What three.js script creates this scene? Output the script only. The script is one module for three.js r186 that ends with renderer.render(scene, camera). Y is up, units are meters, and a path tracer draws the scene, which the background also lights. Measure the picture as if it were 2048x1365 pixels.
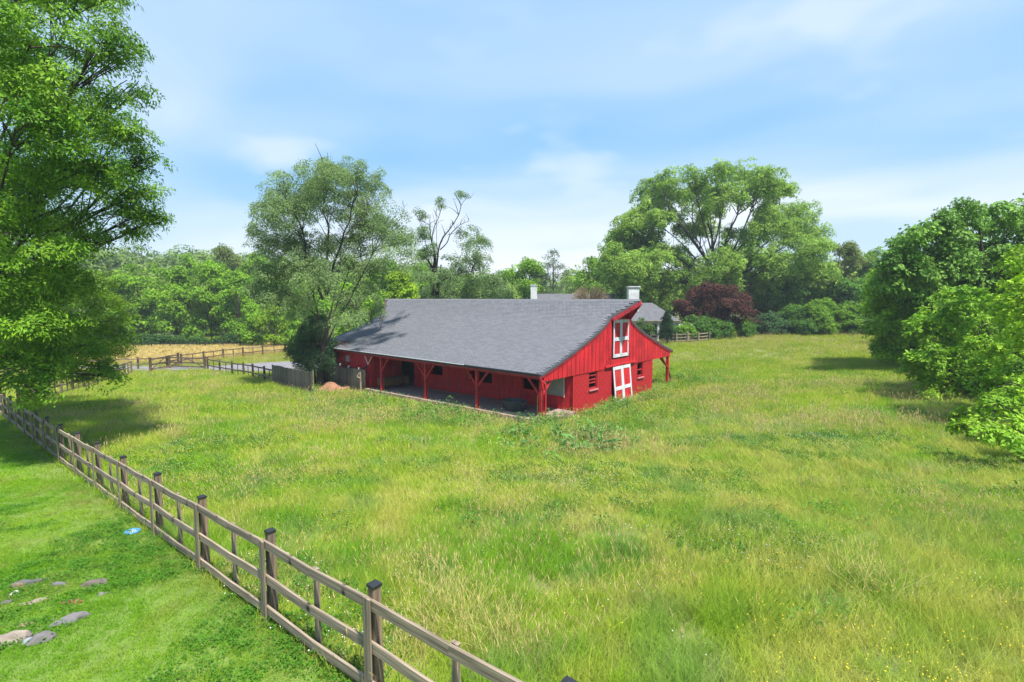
import * as THREE from 'three';
import { mergeGeometries, mergeVertices, toCreasedNormals } from 'three/addons/utils/BufferGeometryUtils.js';

// ---------------------------------------------------------------- camera, light, exposure
const scene = new THREE.Scene();
const CAM_H = 6.4, PITCH = 0.086, FPX = 1000;              // metres, radians, focal length in pixels of a 2048 wide frame
const camera = new THREE.PerspectiveCamera(2 * Math.atan(682.5 / FPX) * 180 / Math.PI, 1024 / 682, 0.1, 4000);
camera.position.set(0, CAM_H, 0);
camera.rotation.set(-PITCH, 0, 0);
const renderer = new THREE.WebGLRenderer({ antialias: true });
renderer.setSize(1024, 682);
renderer.toneMapping = THREE.LinearToneMapping;
renderer.toneMappingExposure = 2.15;
renderer.shadowMap.enabled = true;

const SUN = new THREE.Vector3(0.285, 0.88, 0.37).normalize();
const sun = new THREE.DirectionalLight(new THREE.Color(1.0, 0.955, 0.86), 4.5);
sun.name = 'sun';
sun.position.copy(SUN).multiplyScalar(200);
sun.shadow.radius = 4;
sun.castShadow = true;
Object.assign(sun.shadow.camera, { left: -90, right: 90, top: 90, bottom: -90, near: 1, far: 500 });
sun.shadow.mapSize.set(4096, 4096);
scene.add(sun);
scene.fog = new THREE.FogExp2(new THREE.Color(0.78, 0.88, 1.0), 0.00045);

// ---------------------------------------------------------------- random numbers and noise
function rng(seed) { let a = (seed * 2654435761) >>> 0; return () => { a = (a + 0x6d2b79f5) | 0; let t = Math.imul(a ^ (a >>> 15), 1 | a); t = (t + Math.imul(t ^ (t >>> 7), 61 | t)) ^ t; return ((t ^ (t >>> 14)) >>> 0) / 4294967296; }; }
const hash3 = (x, y, z) => { let h = Math.imul(x, 374761393) ^ Math.imul(y, 668265263) ^ Math.imul(z, 2147483647 ^ 1274126177); h = Math.imul(h ^ (h >>> 13), 1274126177); return ((h ^ (h >>> 16)) >>> 0) / 4294967296; };
const sm = (t) => t * t * (3 - 2 * t), lerp = (a, b, t) => a + (b - a) * t, clamp = (x, a = 0, b = 1) => Math.min(b, Math.max(a, x)), sstep = (a, b, x) => sm(clamp((x - a) / (b - a)));
function noise3(x, y, z) {
  const i = Math.floor(x), j = Math.floor(y), k = Math.floor(z), u = sm(x - i), v = sm(y - j), w = sm(z - k);
  const c = (a, b, d) => hash3(i + a, j + b, k + d);
  return lerp(lerp(lerp(c(0, 0, 0), c(1, 0, 0), u), lerp(c(0, 1, 0), c(1, 1, 0), u), v), lerp(lerp(c(0, 0, 1), c(1, 0, 1), u), lerp(c(0, 1, 1), c(1, 1, 1), u), v), w);
}
function fbm(x, y, z = 0, oct = 4) { let s = 0, a = 0.5, t = 0; for (let i = 0; i < oct; i++) { s += a * noise3(x, y, z + i * 17.3); t += a; x *= 2.03; y *= 2.03; z *= 2.03; a *= 0.5; } return s / t; }

// ---------------------------------------------------------------- sky: thin summer cloud over blue, as one computed panorama
{
  const W = 2048, H = 1024, data = new Float32Array(W * H * 4), K = 0.66;
  for (let r = 0; r < H; r++) {
    const el = ((r + 0.5) / H - 0.5) * Math.PI, y = Math.sin(el), ce = Math.cos(el);
    for (let c = 0; c < W; c++) {
      const az = ((c + 0.5) / W - 0.5) * 2 * Math.PI, x = Math.cos(az) * ce, z = Math.sin(az) * ce, o = (r * W + c) * 4;
      let R, G, B;
      if (y < 0) { const t = Math.min(1, -y * 6); R = lerp(0.80, 0.16, t); G = lerp(0.90, 0.2, t); B = lerp(0.99, 0.1, t); } else {
        const h = Math.pow(1 - y, 3.2), e = Math.pow(1 - y, 12);
        R = lerp(0.10, 0.36, h) + 0.26 * e; G = lerp(0.34, 0.59, h) + 0.12 * e; B = lerp(0.74, 0.78, h);
        // cloud sheets on a high plane, drawn out along one wind direction
        const q = 1 / (y + 0.16), px = x * q, pz = z * q, a = px * 0.86 + pz * 0.5, b = -px * 0.5 + pz * 0.86;
        const wx = fbm(a * 0.55 + 3, b * 0.55, 2, 3) - 0.5, wz = fbm(a * 0.55, b * 0.55 + 9, 7, 3) - 0.5;
        let n = fbm(a * 0.36 + wx * 1.3 + 1.7, b * 0.7 + wz * 1.3 + 4.2, 1, 4) * 0.8 + fbm(a * 1.1 + wx * 2, b * 1.8 + wz * 2, 5, 4) * 0.2;
        const m = sstep(0.30, 0.74, n + 0.08 * e) * 0.80;
        const puff = sstep(0.60, 0.80, fbm(a * 2.1 + 6, b * 2.1 + wz, 11, 4)) * 0.28 * (1 - e);
        const k = clamp(m + puff) * 0.92 * lerp(1, 0.66, sstep(0.2, 0.5, y)), low = e * 0.45;
        const t = clamp(k + low);
        R = lerp(R, 0.73, t); G = lerp(G, 0.77, t); B = lerp(B, 0.82, t);
      }
      data[o] = R * K; data[o + 1] = G * K; data[o + 2] = B * K; data[o + 3] = 1;
    }
  }
  const t = new THREE.DataTexture(data, W, H, THREE.RGBAFormat, THREE.FloatType);
  t.mapping = THREE.EquirectangularReflectionMapping; t.magFilter = t.minFilter = THREE.LinearFilter; t.needsUpdate = true;
  scene.background = t; scene.environment = t;
}

// ---------------------------------------------------------------- helpers
const V = (x, y, z) => new THREE.Vector3(x, y, z);
const RGB = (r, g, b) => new THREE.Color().setRGB(r, g, b);
const CP = Math.cos(PITCH), SP = Math.sin(PITCH);
function at(px, py, d) { const a = (px - 1024) / FPX, b = -(py - 682.5) / FPX, z = -CP - b * SP, k = d / -z; return V(a * k, CAM_H + (b * CP - SP) * k, -d); }   // a measured direction and a distance give a place
const taken = new Map();
const numbered = (n) => { const k = taken.get(n) ?? 0; taken.set(n, k + 1); return k ? n + '_' + String(k).padStart(3, '0') : n; };
function shade(o) { o.traverse((m) => { if (m.isMesh) { m.castShadow = true; m.receiveShadow = true; } }); return o; }
function thing(name, label, category, pos = [0, 0, 0], turn = 0, group) {
  const o = new THREE.Group(); o.name = numbered(name); o.position.set(...pos); o.rotation.y = turn; o.userData = { label, category };
  if (group) o.userData.group = group;
  scene.add(o); return o;
}
function part(name, geo, mat, parent, label) { const m = new THREE.Mesh(geo, mat); m.name = name; m.castShadow = m.receiveShadow = true; if (label) m.userData.label = label; parent.add(m); return m; }
function solo(name, geo, mat, label, category, group) { const m = new THREE.Mesh(geo, mat); m.name = numbered(name); m.castShadow = m.receiveShadow = true; m.userData = { label, category }; if (group) m.userData.group = group; scene.add(m); return m; }
function struct(name, geo, mat) { const m = new THREE.Mesh(geo, mat); m.name = numbered(name); m.receiveShadow = true; m.castShadow = true; m.userData = { kind: 'structure' }; scene.add(m); return m; }
function uvBox(w, h, d) { const g = new THREE.BoxGeometry(w, h, d), u = g.attributes.uv; const f = [[d, h], [d, h], [w, d], [w, d], [w, h], [w, h]]; for (let i = 0; i < 24; i++) { const [a, b] = f[i >> 2]; u.setXY(i, u.getX(i) * a, u.getY(i) * b); } return g; }
// a chamfered bar: eight-sided section along x, with uv in metres
function bar(L, h, t, ch = 0.006) {
  const s = new THREE.Shape(); const a = t / 2, b = h / 2;
  s.moveTo(-a + ch, -b); s.lineTo(a - ch, -b); s.lineTo(a, -b + ch); s.lineTo(a, b - ch); s.lineTo(a - ch, b); s.lineTo(-a + ch, b); s.lineTo(-a, b - ch); s.lineTo(-a, -b + ch); s.closePath();
  const g = new THREE.ExtrudeGeometry(s, { depth: L, bevelEnabled: false }); g.translate(0, 0, -L / 2); g.rotateY(Math.PI / 2); return planarUV(g);
}
function planarUV(g) {
  const p = g.attributes.position, n = g.attributes.normal, u = new Float32Array(p.count * 2);
  for (let i = 0; i < p.count; i++) { const ax = Math.abs(n.getX(i)), ay = Math.abs(n.getY(i)), az = Math.abs(n.getZ(i)); const x = p.getX(i), y = p.getY(i), z = p.getZ(i);
    if (ax > ay && ax > az) { u[i * 2] = z; u[i * 2 + 1] = y; } else if (ay > az) { u[i * 2] = x; u[i * 2 + 1] = z; } else { u[i * 2] = x; u[i * 2 + 1] = y; } }
  g.setAttribute('uv', new THREE.BufferAttribute(u, 2)); return g;
}
function between(g, a, b, up = V(0, 1, 0)) { // lays a piece modelled along x from a to b
  const X = b.clone().sub(a).normalize(), Z = X.clone().cross(up).normalize(), Y = Z.clone().cross(X), m = new THREE.Matrix4().makeBasis(X, Y, Z); m.setPosition(a.clone().add(b).multiplyScalar(0.5)); return g.applyMatrix4(m);
}
const beam = (a, b, h, t, ch) => between(bar(a.distanceTo(b), h, t, ch), a, b);
function tube(pts, r0, r1, seg = 7, n = 0) { // tapered, bent limb
  const curve = pts.length > 2 ? new THREE.CatmullRomCurve3(pts) : new THREE.LineCurve3(pts[0], pts[1]); n = n || Math.max(2, (pts.length - 1) * 3);
  const fr = curve.computeFrenetFrames(n, false), pos = [], uv = [], idx = []; let L = 0, last = null;
  for (let i = 0; i <= n; i++) { const p = curve.getPoint(i / n), r = lerp(r0, r1, Math.pow(i / n, 0.85)); if (last) L += p.distanceTo(last); last = p;
    for (let j = 0; j <= seg; j++) { const a = j / seg * 2 * Math.PI, d = fr.normals[i].clone().multiplyScalar(Math.cos(a)).addScaledVector(fr.binormals[i], Math.sin(a)); pos.push(p.x + d.x * r, p.y + d.y * r, p.z + d.z * r); uv.push(j / seg * 2 * Math.PI * r0, L); } }
  for (let i = 0; i < n; i++) for (let j = 0; j < seg; j++) { const a = i * (seg + 1) + j, b = a + seg + 1; idx.push(a, a + 1, b, b, a + 1, b + 1); }
  const g = new THREE.BufferGeometry(); g.setAttribute('position', new THREE.Float32BufferAttribute(pos, 3)); g.setAttribute('uv', new THREE.Float32BufferAttribute(uv, 2)); g.setIndex(idx); g.computeVertexNormals(); return g;
}
function tint(g, c) { const n = g.attributes.position.count, a = new Float32Array(n * 3); for (let i = 0; i < n; i++) { a[i * 3] = c.r; a[i * 3 + 1] = c.g; a[i * 3 + 2] = c.b; } g.setAttribute('color', new THREE.BufferAttribute(a, 3)); return g; }

// ---------------------------------------------------------------- textures and materials
function tex(w, h, f, srgb, rep = 1) { // f(u, v) -> [r, g, b] in 0..1
  const d = new Uint8Array(w * h * 4);
  for (let y = 0; y < h; y++) for (let x = 0; x < w; x++) { const c = f(x / w, y / h), o = (y * w + x) * 4; d[o] = clamp(c[0]) * 255; d[o + 1] = clamp(c[1]) * 255; d[o + 2] = clamp(c[2]) * 255; d[o + 3] = 255; }
  const t = new THREE.DataTexture(d, w, h); t.wrapS = t.wrapT = THREE.RepeatWrapping; t.magFilter = THREE.LinearFilter; t.minFilter = THREE.LinearMipmapLinearFilter; t.generateMipmaps = true; if (srgb) t.colorSpace = THREE.SRGBColorSpace; t.repeat.set(rep, rep); t.needsUpdate = true; return t;
}
const tileN = (u, v, fx, fy, z) => { const a = noise3(u * fx, v * fy, z), b = noise3((u - 1) * fx, v * fy, z), c = noise3(u * fx, (v - 1) * fy, z), d = noise3((u - 1) * fx, (v - 1) * fy, z); return lerp(lerp(a, b, u), lerp(c, d, u), v); };
const grainF = (u, v) => 0.5 * tileN(u, v, 4, 60, 1) + 0.3 * tileN(u, v, 10, 150, 3) + 0.2 * tileN(u, v, 3, 9, 5);
const knots = [[0.2, 0.3], [0.62, 0.75], [0.85, 0.12], [0.45, 0.55]];
const knotF = (u, v) => { let k = 0; for (const [a, b] of knots) { const dx = (u - a) * 8, dy = (v - b) * 3; k = Math.max(k, Math.exp(-(dx * dx + dy * dy) * 60)); } return k; };
const gT = tex(512, 512, (u, v) => { const g = 0.55 + 0.75 * (grainF(u, v) - 0.3), k = knotF(u, v) * 0.5, s = clamp(g - k); return [s, s * 0.985, s * 0.96]; }, true);
gT.repeat.set(0.5, 1);
const gB = tex(512, 512, (u, v) => { const g = grainF(u, v); return [g, g, g]; }, false); gB.repeat.set(0.5, 1);
const gTv = gT.clone(); gTv.rotation = Math.PI / 2; gTv.needsUpdate = true;
const gBv = gB.clone(); gBv.rotation = Math.PI / 2; gBv.needsUpdate = true;
const blot = tex(512, 512, (u, v) => { const g = 0.78 + 0.30 * (0.5 * tileN(u, v, 6, 6, 2) + 0.3 * tileN(u, v, 18, 18, 4) + 0.2 * tileN(u, v, 60, 60, 6) - 0.5) + 0.08; return [g, g, g]; }, true); blot.repeat.set(0.3, 0.3);
const fineB = tex(512, 512, (u, v) => { const g = 0.5 * tileN(u, v, 40, 40, 2) + 0.5 * tileN(u, v, 110, 110, 4); return [g, g, g]; }, false);
const worn = tex(512, 512, (u, v) => { const st = 0.55 * tileN(u, v, 40, 3, 12) + 0.45 * tileN(u, v, 110, 7, 14), bl = 0.6 * tileN(u, v, 7, 7, 16) + 0.4 * tileN(u, v, 26, 26, 18); const g = 0.80 + 0.46 * (st - 0.5) + 0.42 * (bl - 0.5) + 0.08, chip = sstep(0.70, 0.80, tileN(u, v, 60, 40, 20) * 0.7 + bl * 0.3) * 0.10; return [g, g + chip, g + chip]; }, true); worn.repeat.set(0.25, 0.25);
const std = (c, o = {}) => new THREE.MeshStandardMaterial({ color: c, roughness: 0.85, ...o });
const woodH = (c) => std(c, { map: gT, bumpMap: gB, bumpScale: 0.004, roughness: 0.9 });
const woodV = (c) => std(c, { map: gTv, bumpMap: gBv, bumpScale: 0.004, roughness: 0.9 });
const M = {
  railA: woodH(RGB(0.55, 0.44, 0.335)), railB: woodH(RGB(0.47, 0.38, 0.29)), railC: woodH(RGB(0.61, 0.49, 0.365)),
  postA: woodH(RGB(0.46, 0.33, 0.22)), postB: woodH(RGB(0.38, 0.285, 0.20)), stake: woodH(RGB(0.54, 0.43, 0.31)), face: woodH(RGB(0.52, 0.42, 0.315)),
  cap: std(RGB(0.018, 0.019, 0.022), { roughness: 0.45 }),
  brown: woodH(RGB(0.20, 0.13, 0.085)), brownR: woodH(RGB(0.26, 0.19, 0.135)), dark: woodH(RGB(0.035, 0.03, 0.025)),
  greyA: woodV(RGB(0.21, 0.195, 0.17)), greyB: woodV(RGB(0.16, 0.152, 0.135)), greyC: woodV(RGB(0.25, 0.225, 0.19)), pale: woodV(RGB(0.52, 0.42, 0.29)),
  red: std(RGB(0.60, 0.012, 0.022), { map: worn, roughness: 0.62, bumpMap: fineB, bumpScale: 0.002 }),
  red2: std(RGB(0.55, 0.011, 0.02), { map: worn, roughness: 0.62, bumpMap: fineB, bumpScale: 0.002 }),
  redBlock: std(RGB(0.64, 0.013, 0.022), { map: worn, roughness: 0.7, bumpMap: fineB, bumpScale: 0.006 }),
  redBlock2: std(RGB(0.60, 0.012, 0.02), { map: worn, roughness: 0.7, bumpMap: fineB, bumpScale: 0.006 }),
  redTrim: std(RGB(0.46, 0.014, 0.028), { map: worn, roughness: 0.6 }),
  redFade: std(RGB(0.52, 0.03, 0.03), { map: worn, roughness: 0.7 }),
  joint: std(RGB(0.07, 0.006, 0.008)),
  white: std(RGB(0.74, 0.76, 0.80), { map: blot, roughness: 0.6 }),
  whiteBrick: std(RGB(0.72, 0.73, 0.74), { map: blot, roughness: 0.8 }),
  black: std(RGB(0.012, 0.013, 0.014), { roughness: 0.4 }), tank: std(RGB(0.045, 0.052, 0.053), { roughness: 0.38 }),
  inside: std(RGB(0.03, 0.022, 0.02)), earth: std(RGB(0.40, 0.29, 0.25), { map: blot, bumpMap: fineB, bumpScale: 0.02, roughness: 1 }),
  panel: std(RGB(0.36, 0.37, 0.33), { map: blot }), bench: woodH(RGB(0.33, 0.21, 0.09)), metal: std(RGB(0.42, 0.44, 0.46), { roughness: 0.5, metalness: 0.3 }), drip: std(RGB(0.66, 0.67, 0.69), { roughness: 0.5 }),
  shingle: [RGB(0.130, 0.132, 0.147), RGB(0.123, 0.125, 0.141), RGB(0.137, 0.139, 0.154), RGB(0.117, 0.119, 0.134), RGB(0.143, 0.145, 0.160)].map((c) => std(c, { roughness: 0.95, bumpMap: fineB, bumpScale: 0.004 })),
  shingleMany: std(RGB(1, 1, 1), { vertexColors: true, roughness: 0.95, bumpMap: fineB, bumpScale: 0.004 }),
  roofDeck: std(RGB(0.08, 0.083, 0.098), { map: blot, roughness: 0.95 }),
  houseRoof: std(RGB(0.14, 0.14, 0.155), { map: blot, roughness: 0.95 }),
  drive: std(RGB(0.25, 0.235, 0.255), { map: blot, bumpMap: fineB, bumpScale: 0.01, roughness: 0.95 }),
  bark: std(RGB(0.115, 0.092, 0.072), { map: gTv, bumpMap: gBv, bumpScale: 0.03, roughness: 1 }), barkDark: std(RGB(0.055, 0.045, 0.038), { map: gTv, bumpMap: gBv, bumpScale: 0.03, roughness: 1 }), barkGrey: std(RGB(0.21, 0.18, 0.15), { map: gTv, bumpMap: gBv, bumpScale: 0.02, roughness: 1 }),
};
M.shingleMany.vertexColors = true;
const leafMat = (through = 0.4, rough = 0.55, spec = 0.35) => new THREE.MeshPhysicalMaterial({ color: 0xffffff, vertexColors: true, roughness: rough, transmission: through, thickness: 0, specularIntensity: spec, side: THREE.DoubleSide });
M.leaf = leafMat(0.5, 0.8, 0.15); M.leafGloss = leafMat(0.48, 0.62, 0.28); M.grass = leafMat(0.5, 0.9, 0.1);

// ---------------------------------------------------------------- terrain
const BO = V(1.583, 0, -25.37), YAW = 0.848, DU = V(Math.cos(YAW), 0, -Math.sin(YAW)), DV = V(-Math.sin(YAW), 0, -Math.cos(YAW));
const BARN = { W: 15.3, L: 23.5, u1: 2.75, uc: 7.72 };
const uvOf = (x, z) => { const a = x - BO.x, b = z - BO.z; return [a * DU.x + b * DU.z, a * DV.x + b * DV.z]; };
const barnXZ = (u, v) => [BO.x + DU.x * u + DV.x * v, BO.z + DU.z * u + DV.z * v];
const FP0 = [-3.36, -6.67], FS = [-1.896, -1.5575];       // near fence: first post and step
const fencePt = (i) => [FP0[0] + FS[0] * i, FP0[1] + FS[1] * i];
const FDIR = (() => { const l = Math.hypot(...FS); return [FS[0] / l, FS[1] / l]; })();
const LN = [FDIR[1], -FDIR[0]];                            // unit vector from the fence towards the lawn
const lawnS = (x, z) => (x - FP0[0]) * LN[0] + (z - FP0[1]) * LN[1];
const ctl = [];
for (const [i, y] of [[-5, 2.35], [-2, 2.15], [0, 1.87], [1, 1.71], [2, 1.56], [3, 1.41], [5, 1.1], [7, 0.85], [8, 0.72], [11, 0.35], [14, 0.0]]) ctl.push([...fencePt(i), y]);
for (const [u, v, y] of [[0, 0, 0], [7.7, 0, 0.03], [15.3, 0, 0.17], [0, 7, -0.12], [0, 14.35, -0.23], [0, 23.5, -0.42], [15.3, 23.5, 0.1], [-2, 18, -0.42]]) ctl.push([...barnXZ(u, v), y]);
ctl.push([-6, -2, 2.2], [-12, -6, 1.95], [-24, -14, 1.0], [-40, -20, 0.4], [3, -5, 2.15], [10, -5, 2.1], [20, -6, 1.9], [2, -13, 1.28], [10, -14, 1.3], [19, -19, 1.1], [22, -27, 1.0], [-8, -19, 0.75], [14, -27, 0.62], [20, -45, 0.62], [20, -66, 0.45], [24, -70, 0.5], [35, -70, 1.0], [44, -62, 1.0], [55, -75, 1.1], [15, -74, 0.2],
  [-21.8, -43, -0.6], [-31, -51, -1.0], [-27, -49, -1.0], [-30, -64, -0.9], [-34, -56, -1.0], [-36, -75, -1.2], [-60, -60, -1.0], [-60, -100, -1.0], [0, -100, 0.0], [60, -110, 1.0], [-15, -55, -0.6]);
const TPS = (() => { // thin-plate surface through the measured heights
  const n = ctl.length, N = n + 3, A = Array.from({ length: N }, () => new Float64Array(N + 1)), U = (r2) => (r2 > 1e-9 ? 0.5 * r2 * Math.log(r2) : 0);
  for (let i = 0; i < n; i++) { for (let j = 0; j < n; j++) A[i][j] = U((ctl[i][0] - ctl[j][0]) ** 2 + (ctl[i][1] - ctl[j][1]) ** 2); A[i][i] += 18; A[i][n] = A[n][i] = 1; A[i][n + 1] = A[n + 1][i] = ctl[i][0]; A[i][n + 2] = A[n + 2][i] = ctl[i][1]; A[i][N] = ctl[i][2]; }
  for (let c = 0; c < N; c++) { let p = c; for (let r = c + 1; r < N; r++) if (Math.abs(A[r][c]) > Math.abs(A[p][c])) p = r; [A[c], A[p]] = [A[p], A[c]]; for (let r = 0; r < N; r++) if (r !== c) { const f = A[r][c] / A[c][c]; if (f) for (let k = c; k <= N; k++) A[r][k] -= f * A[c][k]; } }
  const w = A.map((r, i) => r[N] / r[i]);
  return (x, z) => { let s = w[n] + w[n + 1] * x + w[n + 2] * z; for (let i = 0; i < n; i++) s += w[i] * U((x - ctl[i][0]) ** 2 + (z - ctl[i][1]) ** 2); return s; };
})();
const TX0 = -70, TX1 = 75, TZ0 = -115, TZ1 = 4, TSTEP = 0.5, TNX = (TX1 - TX0) / TSTEP + 1, TNZ = (TZ1 - TZ0) / TSTEP + 1, TH = new Float32Array(TNX * TNZ);
for (let j = 0; j < TNZ; j++) for (let i = 0; i < TNX; i++) { const x = TX0 + i * TSTEP, z = TZ0 + j * TSTEP; const [bu, bv] = uvOf(x, z), bd = Math.hypot(Math.max(0, -0.9 - bu, bu - 16), Math.max(0, -0.4 - bv, bv - 24)); TH[j * TNX + i] = TPS(x, z) - 0.16 * (1 - sstep(0, 2.5, bd)) + 0.10 * (fbm(x * 0.35, z * 0.35, 3, 3) - 0.5) * sstep(0, 3, Math.abs(lawnS(x, z))); }
function gy(x, z) {
  const cx = clamp(x, TX0, TX1 - 0.01), cz = clamp(z, TZ0, TZ1 - 0.01), fx = (cx - TX0) / TSTEP, fz = (cz - TZ0) / TSTEP, i = Math.min(TNX - 2, Math.floor(fx)), j = Math.min(TNZ - 2, Math.floor(fz)), a = fx - i, b = fz - j, o = j * TNX + i;
  const h = lerp(lerp(TH[o], TH[o + 1], a), lerp(TH[o + TNX], TH[o + TNX + 1], a), b), out = Math.hypot(x - cx, z - cz);
  return out > 0 ? lerp(h, 0, sstep(0, 120, out)) : h;
}
const onG = (x, z, dy = 0) => V(x, gy(x, z) + dy, z);
const soil = (() => { const c = [[0.12, 0.16, 0.045], [0.20, 0.19, 0.07]]; return tex(1024, 1024, (u, v) => { const n = clamp(0.5 * tileN(u, v, 9, 9, 2) + 0.3 * tileN(u, v, 40, 40, 5) + 0.4 * tileN(u, v, 160, 160, 7) - 0.1), g = (i) => Math.pow(lerp(c[0][i], c[1][i], n), 1 / 2.2); return [g(0), g(1), g(2)]; }, true); })(); soil.repeat.set(0.12, 0.12);
{
  const axis = (a, b) => { const v = []; for (let x = a; x <= b; x += 1) v.push(x); let s = 1.5; for (let x = b + s; x < 2500; x += s) { v.push(x); s *= 1.35; } s = 1.5; for (let x = a - s; x > -2500; x -= s) { v.unshift(x); s *= 1.35; } return v; };
  const xs = axis(TX0, TX1), zs = axis(TZ0, TZ1), pos = [], uv = [], idx = [];
  for (const z of zs) for (const x of xs) { pos.push(x, gy(x, z), z); uv.push(x, z); }
  for (let j = 0; j < zs.length - 1; j++) for (let i = 0; i < xs.length - 1; i++) { const a = j * xs.length + i, b = a + xs.length; idx.push(a, b, a + 1, a + 1, b, b + 1); }
  const g = new THREE.BufferGeometry(); g.setAttribute('position', new THREE.Float32BufferAttribute(pos, 3)); g.setAttribute('uv', new THREE.Float32BufferAttribute(uv, 2)); g.setIndex(idx); g.computeVertexNormals();
  struct('meadow', g, std(RGB(1, 1, 1), { map: soil, roughness: 1 }));
}
function sheet(name, f, nu, nv, lift, mat) { // f(s, t) -> [x, z]
  const pos = [], uv = [], idx = [];
  for (let j = 0; j <= nv; j++) for (let i = 0; i <= nu; i++) { const [x, z] = f(i / nu, j / nv); pos.push(x, gy(x, z) + lift, z); uv.push(x, z); }
  for (let j = 0; j < nv; j++) for (let i = 0; i < nu; i++) { const a = j * (nu + 1) + i, b = a + nu + 1; idx.push(a, b, a + 1, a + 1, b, b + 1); }
  const g = new THREE.BufferGeometry(); g.setAttribute('position', new THREE.Float32BufferAttribute(pos, 3)); g.setAttribute('uv', new THREE.Float32BufferAttribute(uv, 2)); g.setIndex(idx); g.computeVertexNormals();
  if (g.attributes.normal.getY(5) < 0) { const a = g.index.array; for (let i = 0; i < a.length; i += 3) { const t = a[i]; a[i] = a[i + 1]; a[i + 1] = t; } g.computeVertexNormals(); }
  return struct(name, g, mat);
}
const lawnTex = soil.clone(); lawnTex.repeat.set(0.4, 0.4); lawnTex.needsUpdate = true;
sheet('lawn', (s, t) => { const a = lerp(-8, 38, s), b = lerp(0.12, 42, t); return [FP0[0] + FDIR[0] * a + LN[0] * b, FP0[1] + FDIR[1] * a + LN[1] * b]; }, 90, 90, 0.03, std(RGB(0.85, 1.15, 0.6), { map: lawnTex, roughness: 1 }));
// the drive runs between the two paddock fences and on behind the barn
const driveLine = [[-46, -52.5], [-36, -51.5], [-31, -52.5], [-26, -53], [-20, -51.5], [-12, -52], [0, -58]];
const driveC = new THREE.CatmullRomCurve3(driveLine.map(([x, z]) => V(x, 0, z)));
const driveW = (s) => lerp(1.6, 4.6, sstep(0.25, 0.6, s));
sheet('driveway', (s, t) => { const p = driveC.getPoint(s), d = driveC.getTangent(s), w = driveW(s) * (t - 0.5) * 2; return [p.x - d.z * w, p.z + d.x * w]; }, 60, 8, 0.05, M.drive);
const inDrive = (() => { const P = driveC.getPoints(120); return (x, z) => { if (z > -44 || z < -64) return false; let b = 1e9, k = 0; P.forEach((p, i) => { const d = (p.x - x) ** 2 + (p.z - z) ** 2; if (d < b) { b = d; k = i; } }); return Math.sqrt(b) < driveW(k / 120) - 0.1; }; })();
const HAYZ = (x) => -58 - Math.max(0, (x + 36) * 0.85);                // front edge of the hay field, behind the second fence
// ---------------------------------------------------------------- the red barn (local x across the gable, y up, -z along the ridge)
const PROF = [[0, 6.28], [0.55, 5.76], [1.1, 5.27], [1.55, 4.94], [2.15, 4.6], [3.05, 4.2], [4.6, 3.63], [6.2, 3.05], [7.95, 2.52]];
const profC = new THREE.CatmullRomCurve3(PROF.map(([s, w]) => V(s, w, 0)), false, 'centripetal');
const profP = profC.getSpacedPoints(66);                                 // even steps down the slope
const profW = (s) => { for (let i = 1; i < profP.length; i++) if (profP[i].x >= s) { const a = profP[i - 1], b = profP[i]; return lerp(a.y, b.y, (s - a.x) / (b.x - a.x)); } return profP[66].y; };
const hood = (s) => 0.09 + 1.36 * clamp((1.1 - s) / 1.1);                // how far the roof runs past the gable wall
const barn = thing('barn', 'red horse barn with grey shingle roof, open porch and white-trimmed doors', 'barn', BO.toArray(), YAW);
const L = BARN.L, W = BARN.W, U1 = BARN.u1, UC = BARN.uc;
const boxAt = (w, h, d, x, y, z) => uvBox(w, h, d).translate(x, y, z);
const barAt = (a, b, h, t, up) => between(bar(a.distanceTo(b), h, t, 0.008), a, b, up);
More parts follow.
